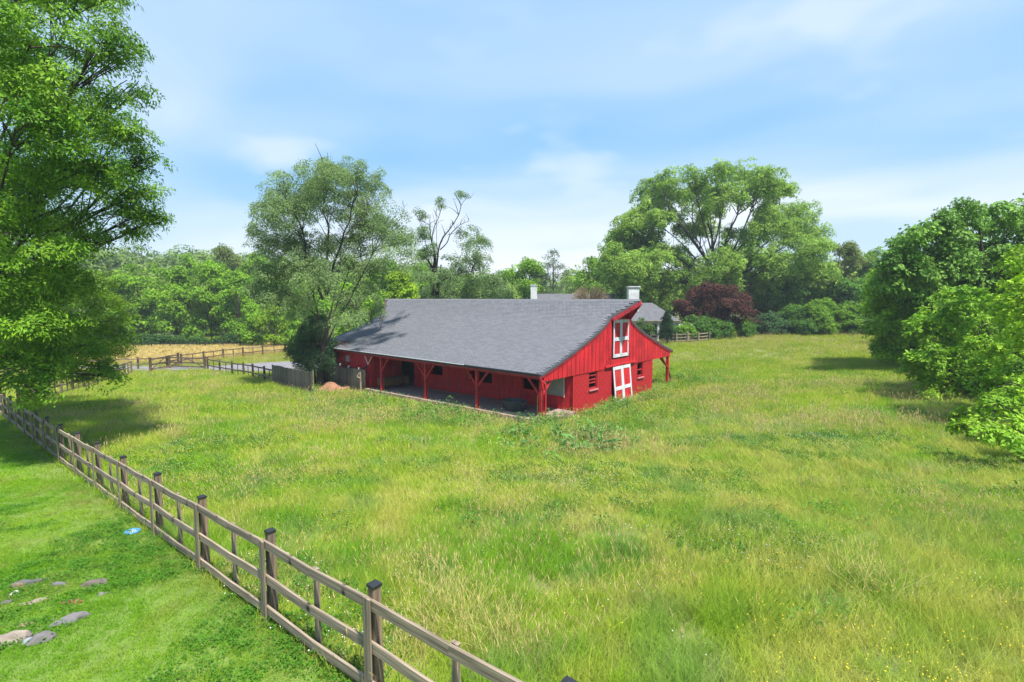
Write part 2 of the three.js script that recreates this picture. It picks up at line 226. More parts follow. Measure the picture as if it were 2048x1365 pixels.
{ // roof: one thick sheet per slope, shingles on top
  for (const side of [-1, 1]) {
    const pos = [], idx = [], uv = [], nP = profP.length;
    profP.forEach((p, i) => { const e = hood(p.x), x = UC + side * p.x; for (const [dy, z] of [[0, e], [0, -L - e], [-0.13, e], [-0.13, -L - e]]) { pos.push(x, p.y + dy, z); uv.push(z, i * 0.145); } if (i) { const a = (i - 1) * 4, b = i * 4; idx.push(a, b, a + 1, a + 1, b, b + 1, a + 2, a + 3, b + 2, a + 3, b + 3, b + 2, a, a + 2, b, a + 2, b + 2, b, a + 1, b + 1, a + 3, a + 3, b + 1, b + 3); } });
    const e = (nP - 1) * 4; idx.push(e, e + 2, e + 1, e + 1, e + 2, e + 3);
    if (side > 0) for (let i = 0; i < idx.length; i += 3) { const t = idx[i]; idx[i] = idx[i + 1]; idx[i + 1] = t; }
    const g = new THREE.BufferGeometry(); g.setAttribute('position', new THREE.Float32BufferAttribute(pos, 3)); g.setAttribute('uv', new THREE.Float32BufferAttribute(uv, 2)); g.setIndex(idx);
    const gg = g.toNonIndexed(); gg.computeVertexNormals();
    const roof = part('roof', gg, M.roofDeck, barn);
    const r = rng(31 + side), many = []; let single = 0;
    const shp = [0, 1, 2].map((k) => uvBox(0.322 - 0.012 * k, 0.024, 0.2));
    const list = [];
    for (let i = 0; i < 66; i++) { // a course: from step i to step i+1
      const a = profP[i], b = profP[i + 1], e0 = hood(b.x), e1 = L + hood(b.x), off = (i * 0.137) % 0.33 + r() * 0.05;
      for (let z = e0 - off; z > -e1; z -= 0.33) { if (z - 0.33 < -e1 + 0.1 || z + 0.02 > e0 + 0.16) continue; list.push([a, b, z - 0.16, i]); }
    }
    list.sort((p, q) => (side < 0 ? (q[2] + q[3] * 0.02) - (p[2] + p[3] * 0.02) : 0));
    for (const [a, b, z, i] of list) {
      const slope = Math.atan2(a.y - b.y, b.x - a.x), mx = (a.x + b.x) / 2 + 0.012, my = (a.y + b.y) / 2 + 0.017, tone = Math.floor(r() * 5), k = Math.floor(r() * 3);
      const m = new THREE.Matrix4().makeRotationZ(-side * slope * 1 + side * 0.085).multiply(new THREE.Matrix4().makeRotationY(Math.PI / 2)); m.setPosition(UC + side * mx, my + (r() - 0.5) * 0.003, z);
      if (side < 0 && single < 300) { const s = part('shingle', shp[k], M.shingle[tone], roof); s.applyMatrix4(m); single++; continue; }
      const c = M.shingle[tone].color.clone().multiplyScalar(0.97 + r() * 0.06); many.push(tint(shp[k].clone().applyMatrix4(m), c));
    }
    part('shingle_courses', mergeGeometries(many), M.shingleMany, roof).userData.kind = 'stuff';
  }
  part('ridge_cap', mergeGeometries([boxAt(0.17, 0.02, L + 2.85, -0.075, 0, 0).applyMatrix4(new THREE.Matrix4().makeRotationZ(0.72)).translate(UC, 6.31, -L / 2), boxAt(0.17, 0.02, L + 2.85, 0.075, 0, 0).applyMatrix4(new THREE.Matrix4().makeRotationZ(-0.72)).translate(UC, 6.31, -L / 2)]), M.shingle[4], barn);
  // red boards along the prow of the hood at both gables, and its soffit
  for (const end of [0, 1]) for (const side of [-1, 1]) {
    const Z = (e) => (end ? -L - e : e);
    const a = V(UC + side * 1.05, 5.32 - 0.24, Z(0.17)), b = V(UC + side * 0.0, 6.28 - 0.17, Z(1.48));
    part('hood_fascia', barAt(a, b, 0.24, 0.035), M.redTrim, barn);
    const s = new THREE.BufferGeometry(); s.setAttribute('position', new THREE.Float32BufferAttribute([UC + side * 1.1, 5.1, Z(0.1), UC, 6.1, Z(1.4), UC, 6.1, Z(0.03), UC + side * 1.1, 5.06, Z(0.1), UC, 6.06, Z(1.4), UC, 6.06, Z(0.03)], 3)); s.setIndex([0, 1, 2, 3, 5, 4, 0, 3, 1, 1, 3, 4]);
    part('hood_soffit', (() => { const q = s.toNonIndexed(); q.computeVertexNormals(); return planarUV(q); })(), M.redTrim, barn);
  }
}
const topAt = (x) => profW(Math.abs(x - UC)) - 0.15;
{ // gable siding: wide boards with dark joints on a backing
  const back = new THREE.Shape(); back.moveTo(0.06, 2.14); for (let x = 0.06; x <= 15.34; x += 0.19) back.lineTo(x, topAt(x)); back.lineTo(15.34, 2.14); back.closePath();
  for (const end of [0, 1]) part('gable_backing', planarUV(new THREE.ExtrudeGeometry(back, { depth: 0.05, bevelEnabled: false }).translate(0, 0, end ? -L : -0.055)), M.joint, barn);
  const r = rng(5);
  for (let i = 0; i < 37; i++) {
    const a = 0.075 + i * 0.4125, b = a + 0.364, mid = (a + b) / 2, door = mid > 6.7 && mid < 8.95;
    const s = new THREE.Shape(), lo = 2.115 + (r() - 0.5) * 0.012; s.moveTo(a, lo); s.lineTo(b, lo);
    if (door) { s.lineTo(b, 2.66); s.lineTo(a, 2.66); } else { for (let k = 0; k <= 3; k++) { const x = lerp(b, a, k / 3); s.lineTo(x, topAt(x)); } }
    s.closePath();
    part('siding_board', planarUV(new THREE.ExtrudeGeometry(s, { depth: 0.02 + r() * 0.005, bevelEnabled: true, bevelSize: 0.004, bevelThickness: 0.004, bevelSegments: 1, curveSegments: 1 })), r() < 0.5 ? M.red : M.red2, barn);
  }
  part('siding_board', boxAt(0.3, 2.5, 0.03, 6.6, 3.9, 0.034), M.red2, barn); part('siding_board', boxAt(0.3, 2.5, 0.03, 9.02, 3.9, 0.034), M.red2, barn);
  part('siding_board', boxAt(2.12, 0.42, 0.028, 7.81, 2.45, 0.037), M.red, barn);
  { const s = new THREE.Shape(); s.moveTo(6.5, 4.98); s.lineTo(9.1, 4.98); for (let k = 0; k <= 12; k++) { const x = lerp(9.1, 6.5, k / 12); s.lineTo(x, Math.max(5.0, topAt(x) - 0.03)); } s.closePath(); part('gable_header', planarUV(new THREE.ExtrudeGeometry(s, { depth: 0.05, bevelEnabled: false })), M.redTrim, barn); }
  part('door_track', barAt(V(6.03, 2.24, 0.075), V(9.79, 2.24, 0.075), 0.11, 0.09), M.red, barn);
  // trim under both roof edges
  for (const side of [-1, 1]) for (let k = 0; k < 6; k++) { const s0 = 1.12 + k * 1.13, s1 = s0 + 1.125; part('rake_board', barAt(V(UC + side * s0, profW(s0) - 0.19, 0.052), V(UC + side * s1, profW(s1) - 0.19, 0.052), 0.12, 0.03), M.redTrim, barn); }
}
function doorLeaf(parent, x0, x1, y0, y1, midY, z, name, panelMat) {
  const w = 0.13, c = (x0 + x1) / 2;
  const d = part(name, boxAt(x1 - x0, y1 - y0, 0.03, c, (y0 + y1) / 2, z), panelMat, parent);
  const f = (a, b, e, g, k) => part('trim_board', boxAt(b - a, g - e, 0.028, (a + b) / 2, (e + g) / 2, z + 0.03 + (k || 0)), M.white, d);
  f(x0, x0 + w, y0, y1); f(x1 - w, x1, y0, y1); f(x0 + w, x1 - w, y1 - 0.19, y1, -0.002); f(x0 + w, x1 - w, midY - 0.11, midY + 0.11, -0.002); f(x0 + w, x1 - w, y0, y0 + 0.2, -0.002);
  part('latch', boxAt(0.03, 0.09, 0.02, x1 - 0.05, midY - 0.2, z + 0.055), M.black, d);
  return d;
}
doorLeaf(barn, 6.87, 7.805, 2.73, 5.06, 3.86, 0.075, 'loft_door', M.red2); doorLeaf(barn, 7.815, 8.77, 2.73, 5.06, 3.86, 0.075, 'loft_door', M.red);
{ // the lower door hangs loose: its foot stands out from the wall
  const hung = new THREE.Group(); hung.name = 'sliding_door'; hung.position.set(7.98, 2.15, 0.06); hung.rotation.set(-0.095, 0, 0.004); barn.add(hung); hung.userData.label = 'white-framed red sliding door leaning with its foot out from the wall';
  const z = 0; const w = 0.14, P = (n, a, b, e, g, k, m) => part(n, boxAt(b - a, g - e, 0.03, (a + b) / 2, (e + g) / 2, z + k), m, hung);
  P('door_panel', -1.09, -0.005, -2.24, 0, 0, M.redFade); P('door_panel', 0.005, 1.09, -2.24, 0, 0, M.red);
  for (const s of [-1.09, 0.005]) { P('trim_board', s, s + w, -2.3, 0, 0.03, M.white); P('trim_board', s + 1.085 - w, s + 1.085, -2.3, 0, 0.03, M.white); P('trim_board', s + w, s + 1.085 - w, -0.2, 0, 0.028, M.white); P('trim_board', s + w, s + 1.085 - w, -1.48, -1.26, 0.028, M.white); P('trim_board', s + w, s + 1.085 - w, -2.26, -2.1, 0.028, M.white); }
}
const gableHoles = [[4.37, 5.28, 1.06, 2.08], [10.27, 11.11, 1.08, 2.09], [6.95, 9.0, -1, 2.12]];
{ // painted block wall of the gable, every block a piece
  const s = new THREE.Shape(); s.moveTo(U1, -0.9); s.lineTo(W - U1, -0.9); s.lineTo(W - U1, 2.13); s.lineTo(U1, 2.13); s.closePath();
  for (const [a, b, c, d] of gableHoles) { const h = new THREE.Path(); h.moveTo(a, Math.max(c, -0.85)); h.lineTo(a, d); h.lineTo(b, d); h.lineTo(b, Math.max(c, -0.85)); h.closePath(); s.holes.push(h); }
  const wall = part('gable_wall', planarUV(new THREE.ExtrudeGeometry(s, { depth: 0.17, bevelEnabled: false }).translate(0, 0, -0.2)), M.redBlock2, barn), r = rng(8);
  for (let j = 0; j < 13; j++) for (let i = -1; i < 24; i++) {
    const y0 = -0.47 + j * 0.2, y1 = y0 + 0.194; let runs = [[Math.max(U1, U1 + i * 0.4 + (j % 2) * 0.2), Math.min(W - U1, U1 + (i + 1) * 0.4 + (j % 2) * 0.2 - 0.006)]];
    for (const [a, b, c, d] of gableHoles) if (y1 > c + 0.08 && y0 < d - 0.08) runs = runs.flatMap(([p, q]) => (q <= a || p >= b ? [[p, q]] : [[p, Math.min(q, a)], [Math.max(p, b), q]]));
    for (const [p, q] of runs) if (q - p > 0.05) part('block', boxAt(q - p, Math.min(y1, 2.125) - y0, 0.02, (p + q) / 2, (y0 + Math.min(y1, 2.125)) / 2, -0.022 + (r() - 0.5) * 0.003), r() < 0.5 ? M.redBlock : M.redBlock2, wall);
  }
  for (const [a, b, c, d] of gableHoles.slice(0, 2)) { // slatted openings
    const w = part('window', mergeGeometries([boxAt(0.05, d - c, 0.14, a + 0.026, (c + d) / 2, -0.12), boxAt(0.05, d - c, 0.14, b - 0.026, (c + d) / 2, -0.12), boxAt(b - a - 0.104, 0.05, 0.14, (a + b) / 2, d - 0.028, -0.12)]), M.redTrim, barn);
    for (const t of a < 6 ? [0.2, 0.44, 0.62, 0.92] : [0.5, 0.9]) part('slat', boxAt(b - a - 0.11, 0.075, 0.025, (a + b) / 2 - 0.02, d - t * (d - c), -0.1).rotateX(0), M.redFade, w);
    part('sill', boxAt(b - a + 0.05, 0.065, 0.13, (a + b) / 2, c - 0.036, 0.02), std(RGB(0.58, 0.22, 0.24), { map: blot }), w);
  }
}
{ // long walls under the porches, with stall openings on the near side
  const s = new THREE.Shape(); s.moveTo(0.0, -1.0); s.lineTo(14.2, -1.0); s.lineTo(14.2, 3.2); s.lineTo(0.0, 3.2); s.closePath();
  for (const [a, b, c, d] of [[11.0, 12.3, 0.95, 2.0], [6.2, 8.2, 0.93, 2.0], [2.1, 3.7, 0.95, 2.0]]) { const h = new THREE.Path(); h.moveTo(a, c); h.lineTo(a, d); h.lineTo(b, d); h.lineTo(b, c); h.closePath(); s.holes.push(h); }
  const g = planarUV(new THREE.ExtrudeGeometry(s, { depth: 0.2, bevelEnabled: false })).rotateY(Math.PI / 2).translate(U1, 0, -0.035);
  part('porch_wall', g, M.redBlock, barn);
  part('porch_wall', boxAt(0.2, 4.2, L - 0.1, W - U1 - 0.1, 1.1, -L / 2 - 0.03), M.redBlock, barn);
  part('end_wall', boxAt(W - 2 * U1 - 0.4, 3.1, 0.2, W / 2, 0.55, -L + 0.15), M.redBlock2, barn);
  // enclosed room at the far end of the porch
  part('room_wall', (() => { const q = new THREE.Shape(); q.moveTo(16, -1.2); q.lineTo(L - 0.06, -1.2); q.lineTo(L - 0.06, 2.36); q.lineTo(16, 2.36); q.closePath(); const h = new THREE.Path(); h.moveTo(18.85, 1.5); h.lineTo(18.85, 2.0); h.lineTo(19.5, 2.0); h.lineTo(19.5, 1.5); h.closePath(); q.holes.push(h); return planarUV(new THREE.ExtrudeGeometry(q, { depth: 0.16, bevelEnabled: false })).rotateY(Math.PI / 2).translate(0.16, 0, 0); })(), M.redBlock, barn);
  part('room_wall', boxAt(2.6, 4, 0.16, 1.64, 0.6, -16.1), M.redBlock2, barn);
  const w = part('window', boxAt(0.05, 0.46, 0.6, 0.24, 1.75, -19.17), M.metal, barn); part('sill', boxAt(0.14, 0.06, 0.85, 0.1, 1.46, -19.17), M.redFade, w);
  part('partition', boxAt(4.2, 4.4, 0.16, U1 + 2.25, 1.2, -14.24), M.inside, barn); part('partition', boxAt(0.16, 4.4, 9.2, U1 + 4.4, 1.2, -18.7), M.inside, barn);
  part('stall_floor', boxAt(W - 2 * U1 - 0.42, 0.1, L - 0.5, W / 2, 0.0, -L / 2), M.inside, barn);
  const fl = boxAt(U1 + 0.3, 0.5, 16.3, 0, 0, 0); fl.rotateX(-0.0163).translate(U1 / 2 - 0.12, -0.27, -8); part('porch_floor', fl, M.earth, barn);
}
{ // posts, braces, beams
  const post = (u, v, lo) => { const p = part('porch_post', between(bar(2.24 - lo, 0.185, 0.185, 0.012), V(u, lo, -v), V(u, 2.24, -v), V(0, 0, 1)), M.red, barn); return p; };
  const vs = [0.1, 4.79, 9.47, 14.35];
  vs.forEach((v, i) => {
    const p = post(0, v, -0.5);
    for (const d of i ? i < 3 ? [-1, 1] : [-1] : [1]) part('brace', barAt(V(0, 1.36, -v - d * 0.07), V(0, 2.22, -v - d * 0.86), 0.115, 0.1), M.red, p);
    if (!i) part('brace', barAt(V(0.07, 1.36, -v), V(0.86, 2.14, -v), 0.115, 0.1), M.red, p);
  });
  for (const v of [0.1, 4.79, 9.47, 14.35, 19.2]) { const p = post(W - 0.12, v, -0.4); part('brace', barAt(V(W - 0.12, 1.36, -v - 0.07), V(W - 0.12, 2.2, -v - 0.86), 0.115, 0.1), M.redTrim, p); if (v < 1) part('brace', barAt(V(W - 0.2, 1.3, -v), V(W - 1.15, 2.14, -v), 0.115, 0.1), M.redTrim, p); }
  part('porch_beam', boxAt(0.16, 0.24, L - 0.1, 0.0, 2.33, -L / 2), M.redTrim, barn); part('porch_beam', boxAt(0.16, 0.24, L - 0.1, W - 0.1, 2.33, -L / 2), M.redTrim, barn);
  part('gable_beam', boxAt(U1 - 0.1, 0.16, 0.14, U1 / 2, 2.2, -0.14), M.redTrim, barn);
  part('fascia', boxAt(0.04, 0.19, L + 0.1, -0.2, 2.4, -L / 2), M.redTrim, barn);
  for (const [a, b, y] of [[0.0, 5.6, 0], [5.6, 14.2, 0.006], [14.2, L, 0]]) part('drip_edge', boxAt(0.12, 0.03, b - a - 0.02, -0.26, 2.515 + y, -(a + b) / 2), b < 6 ? M.roofDeck : M.drip, barn);
  // white pipe bracing in a V, long black drain hoses
  for (const d of [-0.5, 0.5]) part('pipe_strut', tube([V(-0.1, 1.62, -15.9), V(-0.05, 2.28, -15.9 - d)], 0.03, 0.03, 6), M.drip, barn);
  const hose = [V(-0.12, 1.24, -20.8), V(-0.14, 1.26, -19.6), V(-0.15, 1.18, -18.2), V(-0.16, 1.13, -17.2), V(-0.15, 1.24, -16.5), V(-0.12, 1.5, -15.95)];
  const h = part('drain_hose', tube(hose, 0.055, 0.055, 8, 30), M.black, barn);
  for (const z of [-19.6, -17.0, -18.4]) part('hose_clip', boxAt(0.15, 0.2, 0.05, -0.15, z < -19 ? 1.3 : 1.2, z), M.drip, h);
  part('drain_hose', tube([V(W + 0.15, 2.35, -0.25), V(W + 0.1, 1.5, -0.2), V(W + 0.2, 0.95, -0.16), V(W + 0.42, 0.5, -0.12), V(W + 0.3, 0.12, 0.0)], 0.055, 0.055, 8, 24), M.black, barn);
  part('downspout', mergeGeometries([tube([V(-0.24, 2.42, 0.02), V(-0.2, 2.2, 0.06), V(-0.03, 2.02, 0.19), V(-0.02, 1.8, 0.2)], 0.045, 0.045, 8, 12), tube([V(-0.02, 1.8, 0.2), V(-0.02, -0.3, 0.2)], 0.045, 0.045, 8)]), M.red, barn);
  part('light_fixture', new THREE.CylinderGeometry(0.05, 0.09, 0.14, 10).rotateX(0.6).translate(7.5, 5.22, 0.2), M.pale, barn);
  part('hook', tube([V(UC - 0.05, 6.05, 1.1), V(UC - 0.05, 5.75, 1.1)], 0.02, 0.02, 5), M.black, barn);
  part('feed_board', boxAt(0.03, 1.14, 1.35, U1 - 0.03, 1.42, -1.3), M.panel, barn, 'pale grey board hung on the porch wall');
  part('feed_board_edge', boxAt(0.05, 1.2, 0.05, U1 - 0.035, 1.42, -0.6), M.white, barn);
  for (const [v, a, b] of [[10.4, 0.1, 1.9], [8.55, 0.85, 1.5]]) part('pull_rope', tube([V(U1 - 0.06, b, -v), V(U1 - 0.05, a, -v)], 0.018, 0.018, 5), M.pale, barn);
}
const onBarn = (u, v) => { const [x, z] = barnXZ(u, v); return [x, z]; };
solo('stick', new THREE.CylinderGeometry(0.02, 0.02, 1.1, 6).translate(0, 0.55, 0), std(RGB(0.55, 0.34, 0.05)), 'yellow stick leaning by the near porch post', 'stick').position.set(...(() => { const [x, z] = onBarn(0.95, 1.1); return [x, 0.02, z]; })());
{ // oval stock tank
  const [x, z] = onBarn(0.95, 2.75), t = thing('stock_tank', 'black oval plastic stock tank standing on the porch floor', 'tank', [x, 0.0, z], YAW + Math.PI / 2 + 0.12);
  const prof = [[0.70, 0.05], [0.72, 0.2], [0.75, 0.22], [0.76, 0.36], [0.79, 0.38], [0.81, 0.58], [0.86, 0.6], [0.86, 0.64], [0.80, 0.645], [0.79, 0.6], [0.7, 0.12], [0.0, 0.1]].map(([a, b]) => new THREE.Vector2(a, b));
  part('tub', new THREE.LatheGeometry(prof, 48).scale(0.92, 1, 0.66), M.tank, t);
  for (let k = 0; k < 16; k++) { const a = k / 16 * 2 * Math.PI; part('rib', boxAt(0.05, 0.4, 0.06, 0, 0.38, 0).rotateY(-a).translate(Math.cos(a) * 0.77 * 0.92, 0, Math.sin(a) * 0.77 * 0.66), M.tank, t); }
  part('sticker', boxAt(0.16, 0.1, 0.006, -0.18, 0.47, 0.545).rotateY(0.05), std(RGB(0.6, 0.62, 0.65)), t); part('sticker', boxAt(0.07, 0.07, 0.006, 0.2, 0.47, 0.54), std(RGB(0.6, 0.62, 0.65)), t);
  part('drain_plug', new THREE.CylinderGeometry(0.04, 0.05, 0.05, 12).rotateZ(Math.PI / 2).translate(0.7, 0.16, 0.1), M.metal, t);
}
{ // hay feeder on legs in the open stall
  const [x, z] = onBarn(1.35, 14.9), t = thing('hay_feeder', 'long brown wooden feed trough on legs inside the open stall', 'trough', [x, -0.24, z], YAW);
  for (const sx of [-1, 1]) for (const sz of [-1, 1]) part('leg', barAt(V(sx * 1.0, 0, sz * 0.34), V(sx * 1.0, 0.92, sz * 0.34), 0.1, 0.1, V(0, 0, 1)), M.bench, t);
  for (let k = 0; k < 3; k++) for (const sz of [-1, 1]) part('plank', boxAt(2.2, 0.15, 0.03, 0, 0.45 + k * 0.158, sz * 0.41), M.bench, t);
  for (let k = 0; k < 3; k++) for (const sx of [-1, 1]) part('plank', boxAt(0.03, 0.15, 0.78, sx * 1.07, 0.45 + k * 0.158, 0), M.bench, t);
  part('bottom_board', boxAt(2.1, 0.03, 0.76, 0, 0.4, 0), M.bench, t); part('batten', boxAt(0.07, 0.48, 0.025, 0.06, 0.6, 0.44), M.bench, t);
}

// ---------------------------------------------------------------- fences
function paddockFence(name, label, pts, o) { // pts: [x, z] of every post
  const t = thing(name, label, 'fence', [pts[0][0], gy(...pts[0]), pts[0][1]]), at0 = t.position, r = rng(o.seed), H = o.h ?? 1.35;
  const loc = (p, y) => V(p[0] - at0.x, gy(p[0], p[1]) - at0.y + y, p[1] - at0.z);
  pts.forEach((p, i) => {
    const q = pts[Math.min(i + 1, pts.length - 1)], p0 = pts[Math.max(0, i - 1)], dx = q[0] - p0[0], dz = q[1] - p0[1], l = Math.hypot(dx, dz) || 1, D = [dx / l, dz / l], N = [D[1], -D[0]], s = o.side ?? 1; // N*s: the side that carries the rails
    const pw = o.pw ?? 0.106, hh = H - 0.04 + (r() - 0.5) * 0.03, lean = (r() - 0.5) * 0.03;
    const a = loc(p, -0.3), b = loc(p, hh); b.x += lean * N[0]; b.z += lean * N[1];
    const post = part('post', between(bar(a.distanceTo(b), pw, pw, 0.008), a, b, V(D[0], 0, D[1])), r() < 0.5 ? o.post[0] : o.post[1], t);
    if (o.cap) { const c = new THREE.Matrix4().makeRotationY(Math.atan2(-D[1], D[0])); c.setPosition(b.x, b.y, b.z); const w = pw + 0.012; part('post_cap', mergeGeometries([uvBox(w, 0.032, w).translate(0, 0.004, 0), new THREE.CylinderGeometry(0.008, w * 0.68, 0.024, 4).rotateY(Math.PI / 4).translate(0, 0.032, 0)]).applyMatrix4(c), M.cap, post); }
    if (o.face) { const k = pw / 2 + 0.045 + 0.018, a2 = loc(p, -0.05), b2 = loc(p, 1.225 + (r() - 0.5) * 0.02); for (const e of [a2, b2]) { e.x += N[0] * s * k; e.z += N[1] * s * k; } part('face_board', between(bar(a2.distanceTo(b2), 0.125, 0.024, 0.005), a2, b2, V(N[0], 0, N[1]).cross(V(0, 1, 0))), o.face, t); }
    if (i === pts.length - 1 || o.skip?.includes(i)) return;
    const q1 = pts[i + 1], mid = [(p[0] + q1[0]) / 2, (p[1] + q1[1]) / 2], ND = [q1[0] - p[0], q1[1] - p[1]], nl = Math.hypot(...ND), N2 = [ND[1] / nl, -ND[0] / nl], k = pw / 2 + 0.022;
    for (const y of o.rails) {
      const e = loc(p, y + (r() - 0.5) * 0.02), f = loc(q1, y + (r() - 0.5) * 0.02), m = loc(mid, y - 0.012 - r() * 0.02);
      for (const w of [e, f, m]) { w.x += N2[0] * s * k; w.z += N2[1] * s * k; }
      const g1 = beam(e, m, o.rh ?? 0.122, 0.036, 0.006), g2 = beam(m, f, o.rh ?? 0.122, 0.036, 0.006), rail = part('rail', mergeGeometries([g1, g2]), o.railMat[Math.floor(r() * o.railMat.length)], t);
      const ou = Math.floor(r() * 9) * 0.37, uvA = rail.geometry.attributes.uv; for (let n = 0; n < uvA.count; n++) uvA.setXY(n, uvA.getX(n) + ou, uvA.getY(n) + ou * 0.7);
    }
    if (o.stake) { const a3 = loc(mid, -0.1), b3 = loc(mid, (o.stakeH ?? 1.15) + (r() - 0.5) * 0.03); const k3 = 0.0; for (const e of [a3, b3]) { e.x -= N2[0] * s * k3; e.z -= N2[1] * s * k3; } part('stake', between(bar(a3.distanceTo(b3), 0.085, 0.045, 0.006), a3, b3, V(ND[0] / nl, 0, ND[1] / nl)), o.stake, t); }
  });
  return t;
}
const railsA = [M.railA, M.railB, M.railC], browns = [M.brownR, M.railB];
const near = []; for (let i = 14; i >= -4; i--) near.push(fencePt(i));
paddockFence('paddock_fence', 'weathered three-rail board fence with black post caps between lawn and meadow', near, { seed: 3, side: -1, rails: [1.145, 0.66, 0.2], cap: true, face: M.face, post: [M.postA, M.postB], stake: M.stake, railMat: railsA });
const corner = fencePt(14), fenceB = []; for (let i = 0; i <= 11; i++) { const s = i / 11; fenceB.push([lerp(corner[0] + 0.6, -36.5, s), lerp(corner[1] - 0.8, -47.5, s)]); }
paddockFence('corner_fence', 'grey-brown three-rail fence running back behind the hanging oak branches', fenceB, { seed: 4, side: 1, rails: [1.2, 0.72, 0.26], post: [M.postB, M.brown], stake: M.brown, railMat: railsA, pw: 0.13 });
const driveF = [[-18.9, -39.4], [-20.6, -41.2], [-22.6, -43.2], [-24.5, -45.2], [-26.6, -47.1], [-28.9, -49.0], [-31.3, -51.0]];
paddockFence('drive_fence', 'brown post-and-rail fence along the near edge of the driveway', driveF, { seed: 5, rails: [1.15, 0.55], post: [M.brown, M.brown], stake: M.brown, railMat: browns, pw: 0.14, stakeH: 1.1 });
const backF = [[-27.4, -68.5], [-29.9, -65.5], [-31.9, -63.6], [-33.3, -61.5], [-34.6, -59.5], [-35.6, -57.3], [-36.4, -54.6]].reverse();
paddockFence('hay_field_fence', 'brown two-rail fence along the front of the golden hay field', backF, { seed: 6, rails: [1.15, 0.6], post: [M.brown, M.brown], stake: M.brown, railMat: browns, pw: 0.15, stakeH: 1.12 });
function gate(name, label, p, q, H, mat) {
  const t = thing(name, label, 'gate', [p[0], gy(...p), p[1]]), o = t.position, loc = (s, y) => V(lerp(p[0], q[0], s) - o.x, lerp(gy(...p), gy(...q), s) - o.y + y, lerp(p[1], q[1], s) - o.z);
  for (const s of [0.03, 0.97]) part('post', between(bar(H + 0.5, 0.18, 0.18), loc(s, -0.3), loc(s, H + 0.15), V(0, 0, 1)), M.brown, t);
  for (const y of [0.25, H * 0.55, H - 0.05]) part('rail', beam(loc(0.06, y), loc(0.94, y), 0.14, 0.05), mat, t);
  part('brace', beam(loc(0.08, 0.3), loc(0.5, H - 0.1), 0.1, 0.04).translate(0.03, 0, 0.05), mat, t); part('brace', beam(loc(0.92, 0.3), loc(0.5, H - 0.1), 0.1, 0.04).translate(0.03, 0, 0.05), mat, t);
}
gate('field_gate', 'wooden drive gate with crossed braces nearest the meadow', [-31.6, -51.2], [-36.2, -52.2], 1.2, M.brownR);
gate('field_gate', 'wooden braced gate in the fence of the golden hay field', [-36.5, -54.4], [-36.0, -49.2], 1.3, M.brownR);
const leftF = []; for (let i = 0; i < 5; i++) leftF.push([-36.4 - i * 2.3, -52.3 + i * 1.0]);
paddockFence('roadside_fence', 'short run of two-rail fence left of the drive gate', leftF, { seed: 7, rails: [1.1, 0.55], post: [M.brown, M.brown], railMat: browns, pw: 0.16 });
const darkF = []; for (let i = 0; i <= 18; i++) darkF.push([-56 + i * 2.2, -70 - i * 0.62]);
paddockFence('woodland_fence', 'thin dark fence at the foot of the trees beyond the hay field', darkF, { seed: 8, rails: [1.05, 0.5], post: [M.dark, M.dark], railMat: [M.dark], pw: 0.1 });
const houseF = [[18.2, -65.4], [19.9, -65.0], [21.4, -64.8], [22.9, -64.9], [24.4, -65.2], [26.2, -66.2]];
paddockFence('garden_fence', 'weathered grey rail fence beside the white house garden', houseF, { seed: 9, rails: [1.15, 0.75, 0.35], post: [M.railA, M.greyC], railMat: [M.railC, M.railA], pw: 0.16, h: 1.4 });
const pf = [barnXZ(W - U1 + 0.2, 6.2), barnXZ(W - 0.3, 5.6)];
paddockFence('porch_fence', 'two grey rails closing the porch at the right side of the barn', [barnXZ(12.7, 3.4), barnXZ(14.9, 3.2)], { seed: 10, rails: [0.95, 0.4], post: [M.greyC, M.greyC], railMat: [M.greyC], pw: 0.1, h: 1.1 });

function boardFence(name, label, p, q, H, seed) {
  const t = thing(name, label, 'board fence', [p[0], gy(...p), p[1]]), r = rng(seed), o = t.position, len = Math.hypot(q[0] - p[0], q[1] - p[1]), n = Math.round(len / 0.152), D = [(q[0] - p[0]) / len, (q[1] - p[1]) / len], ang = Math.atan2(-D[1], D[0]);
  const mats = [M.greyA, M.greyB, M.greyC], shp = [0, 1, 2].map((k) => uvBox(0.142 - k * 0.006, H, 0.022));
  for (let i = 0; i < n; i++) { const s = (i + 0.5) / n, x = lerp(p[0], q[0], s), z = lerp(p[1], q[1], s), m = part('board', shp[i % 3], mats[Math.floor(r() * 3)], t); m.position.set(x - o.x, gy(x, z) - o.y + H / 2 - 0.05 + (r() - 0.5) * 0.09, z - o.z); m.rotation.set(0, ang, (r() - 0.5) * 0.025); }
  for (const y of [0.35, H - 0.35]) part('rail', beam(V(0, y, 0), V(q[0] - o.x, gy(...q) - o.y + y, q[1] - o.z), 0.09, 0.04).translate(D[1] * 0.035, 0, -D[0] * 0.035), M.greyB, t);
}
boardFence('board_fence', 'weathered grey board fence standing alone in tall grass left of the barn', [-18.9, -39.0], [-13.9, -34.3], 1.68, 11);
boardFence('board_fence', 'mossy grey board fence along the shaded barn wall behind the mulch heap', barnXZ(-0.55, 21.5), barnXZ(-0.55, 15.6), 1.75, 12);
solo('broken_post', mergeGeometries([tube([V(0, -0.2, 0), V(0.02, 0.8, 0), V(0, 1.62, 0)], 0.075, 0.06, 7), tube([V(0, 1.2, 0.02), V(-0.2, 1.3, 0.03), V(-0.03, 1.6, 0)], 0.06, 0.04, 6)]), M.pale, 'pale split post with a broken top beside the mulch heap', 'post').position.copy(onG(...barnXZ(-1.0, 15.5)));
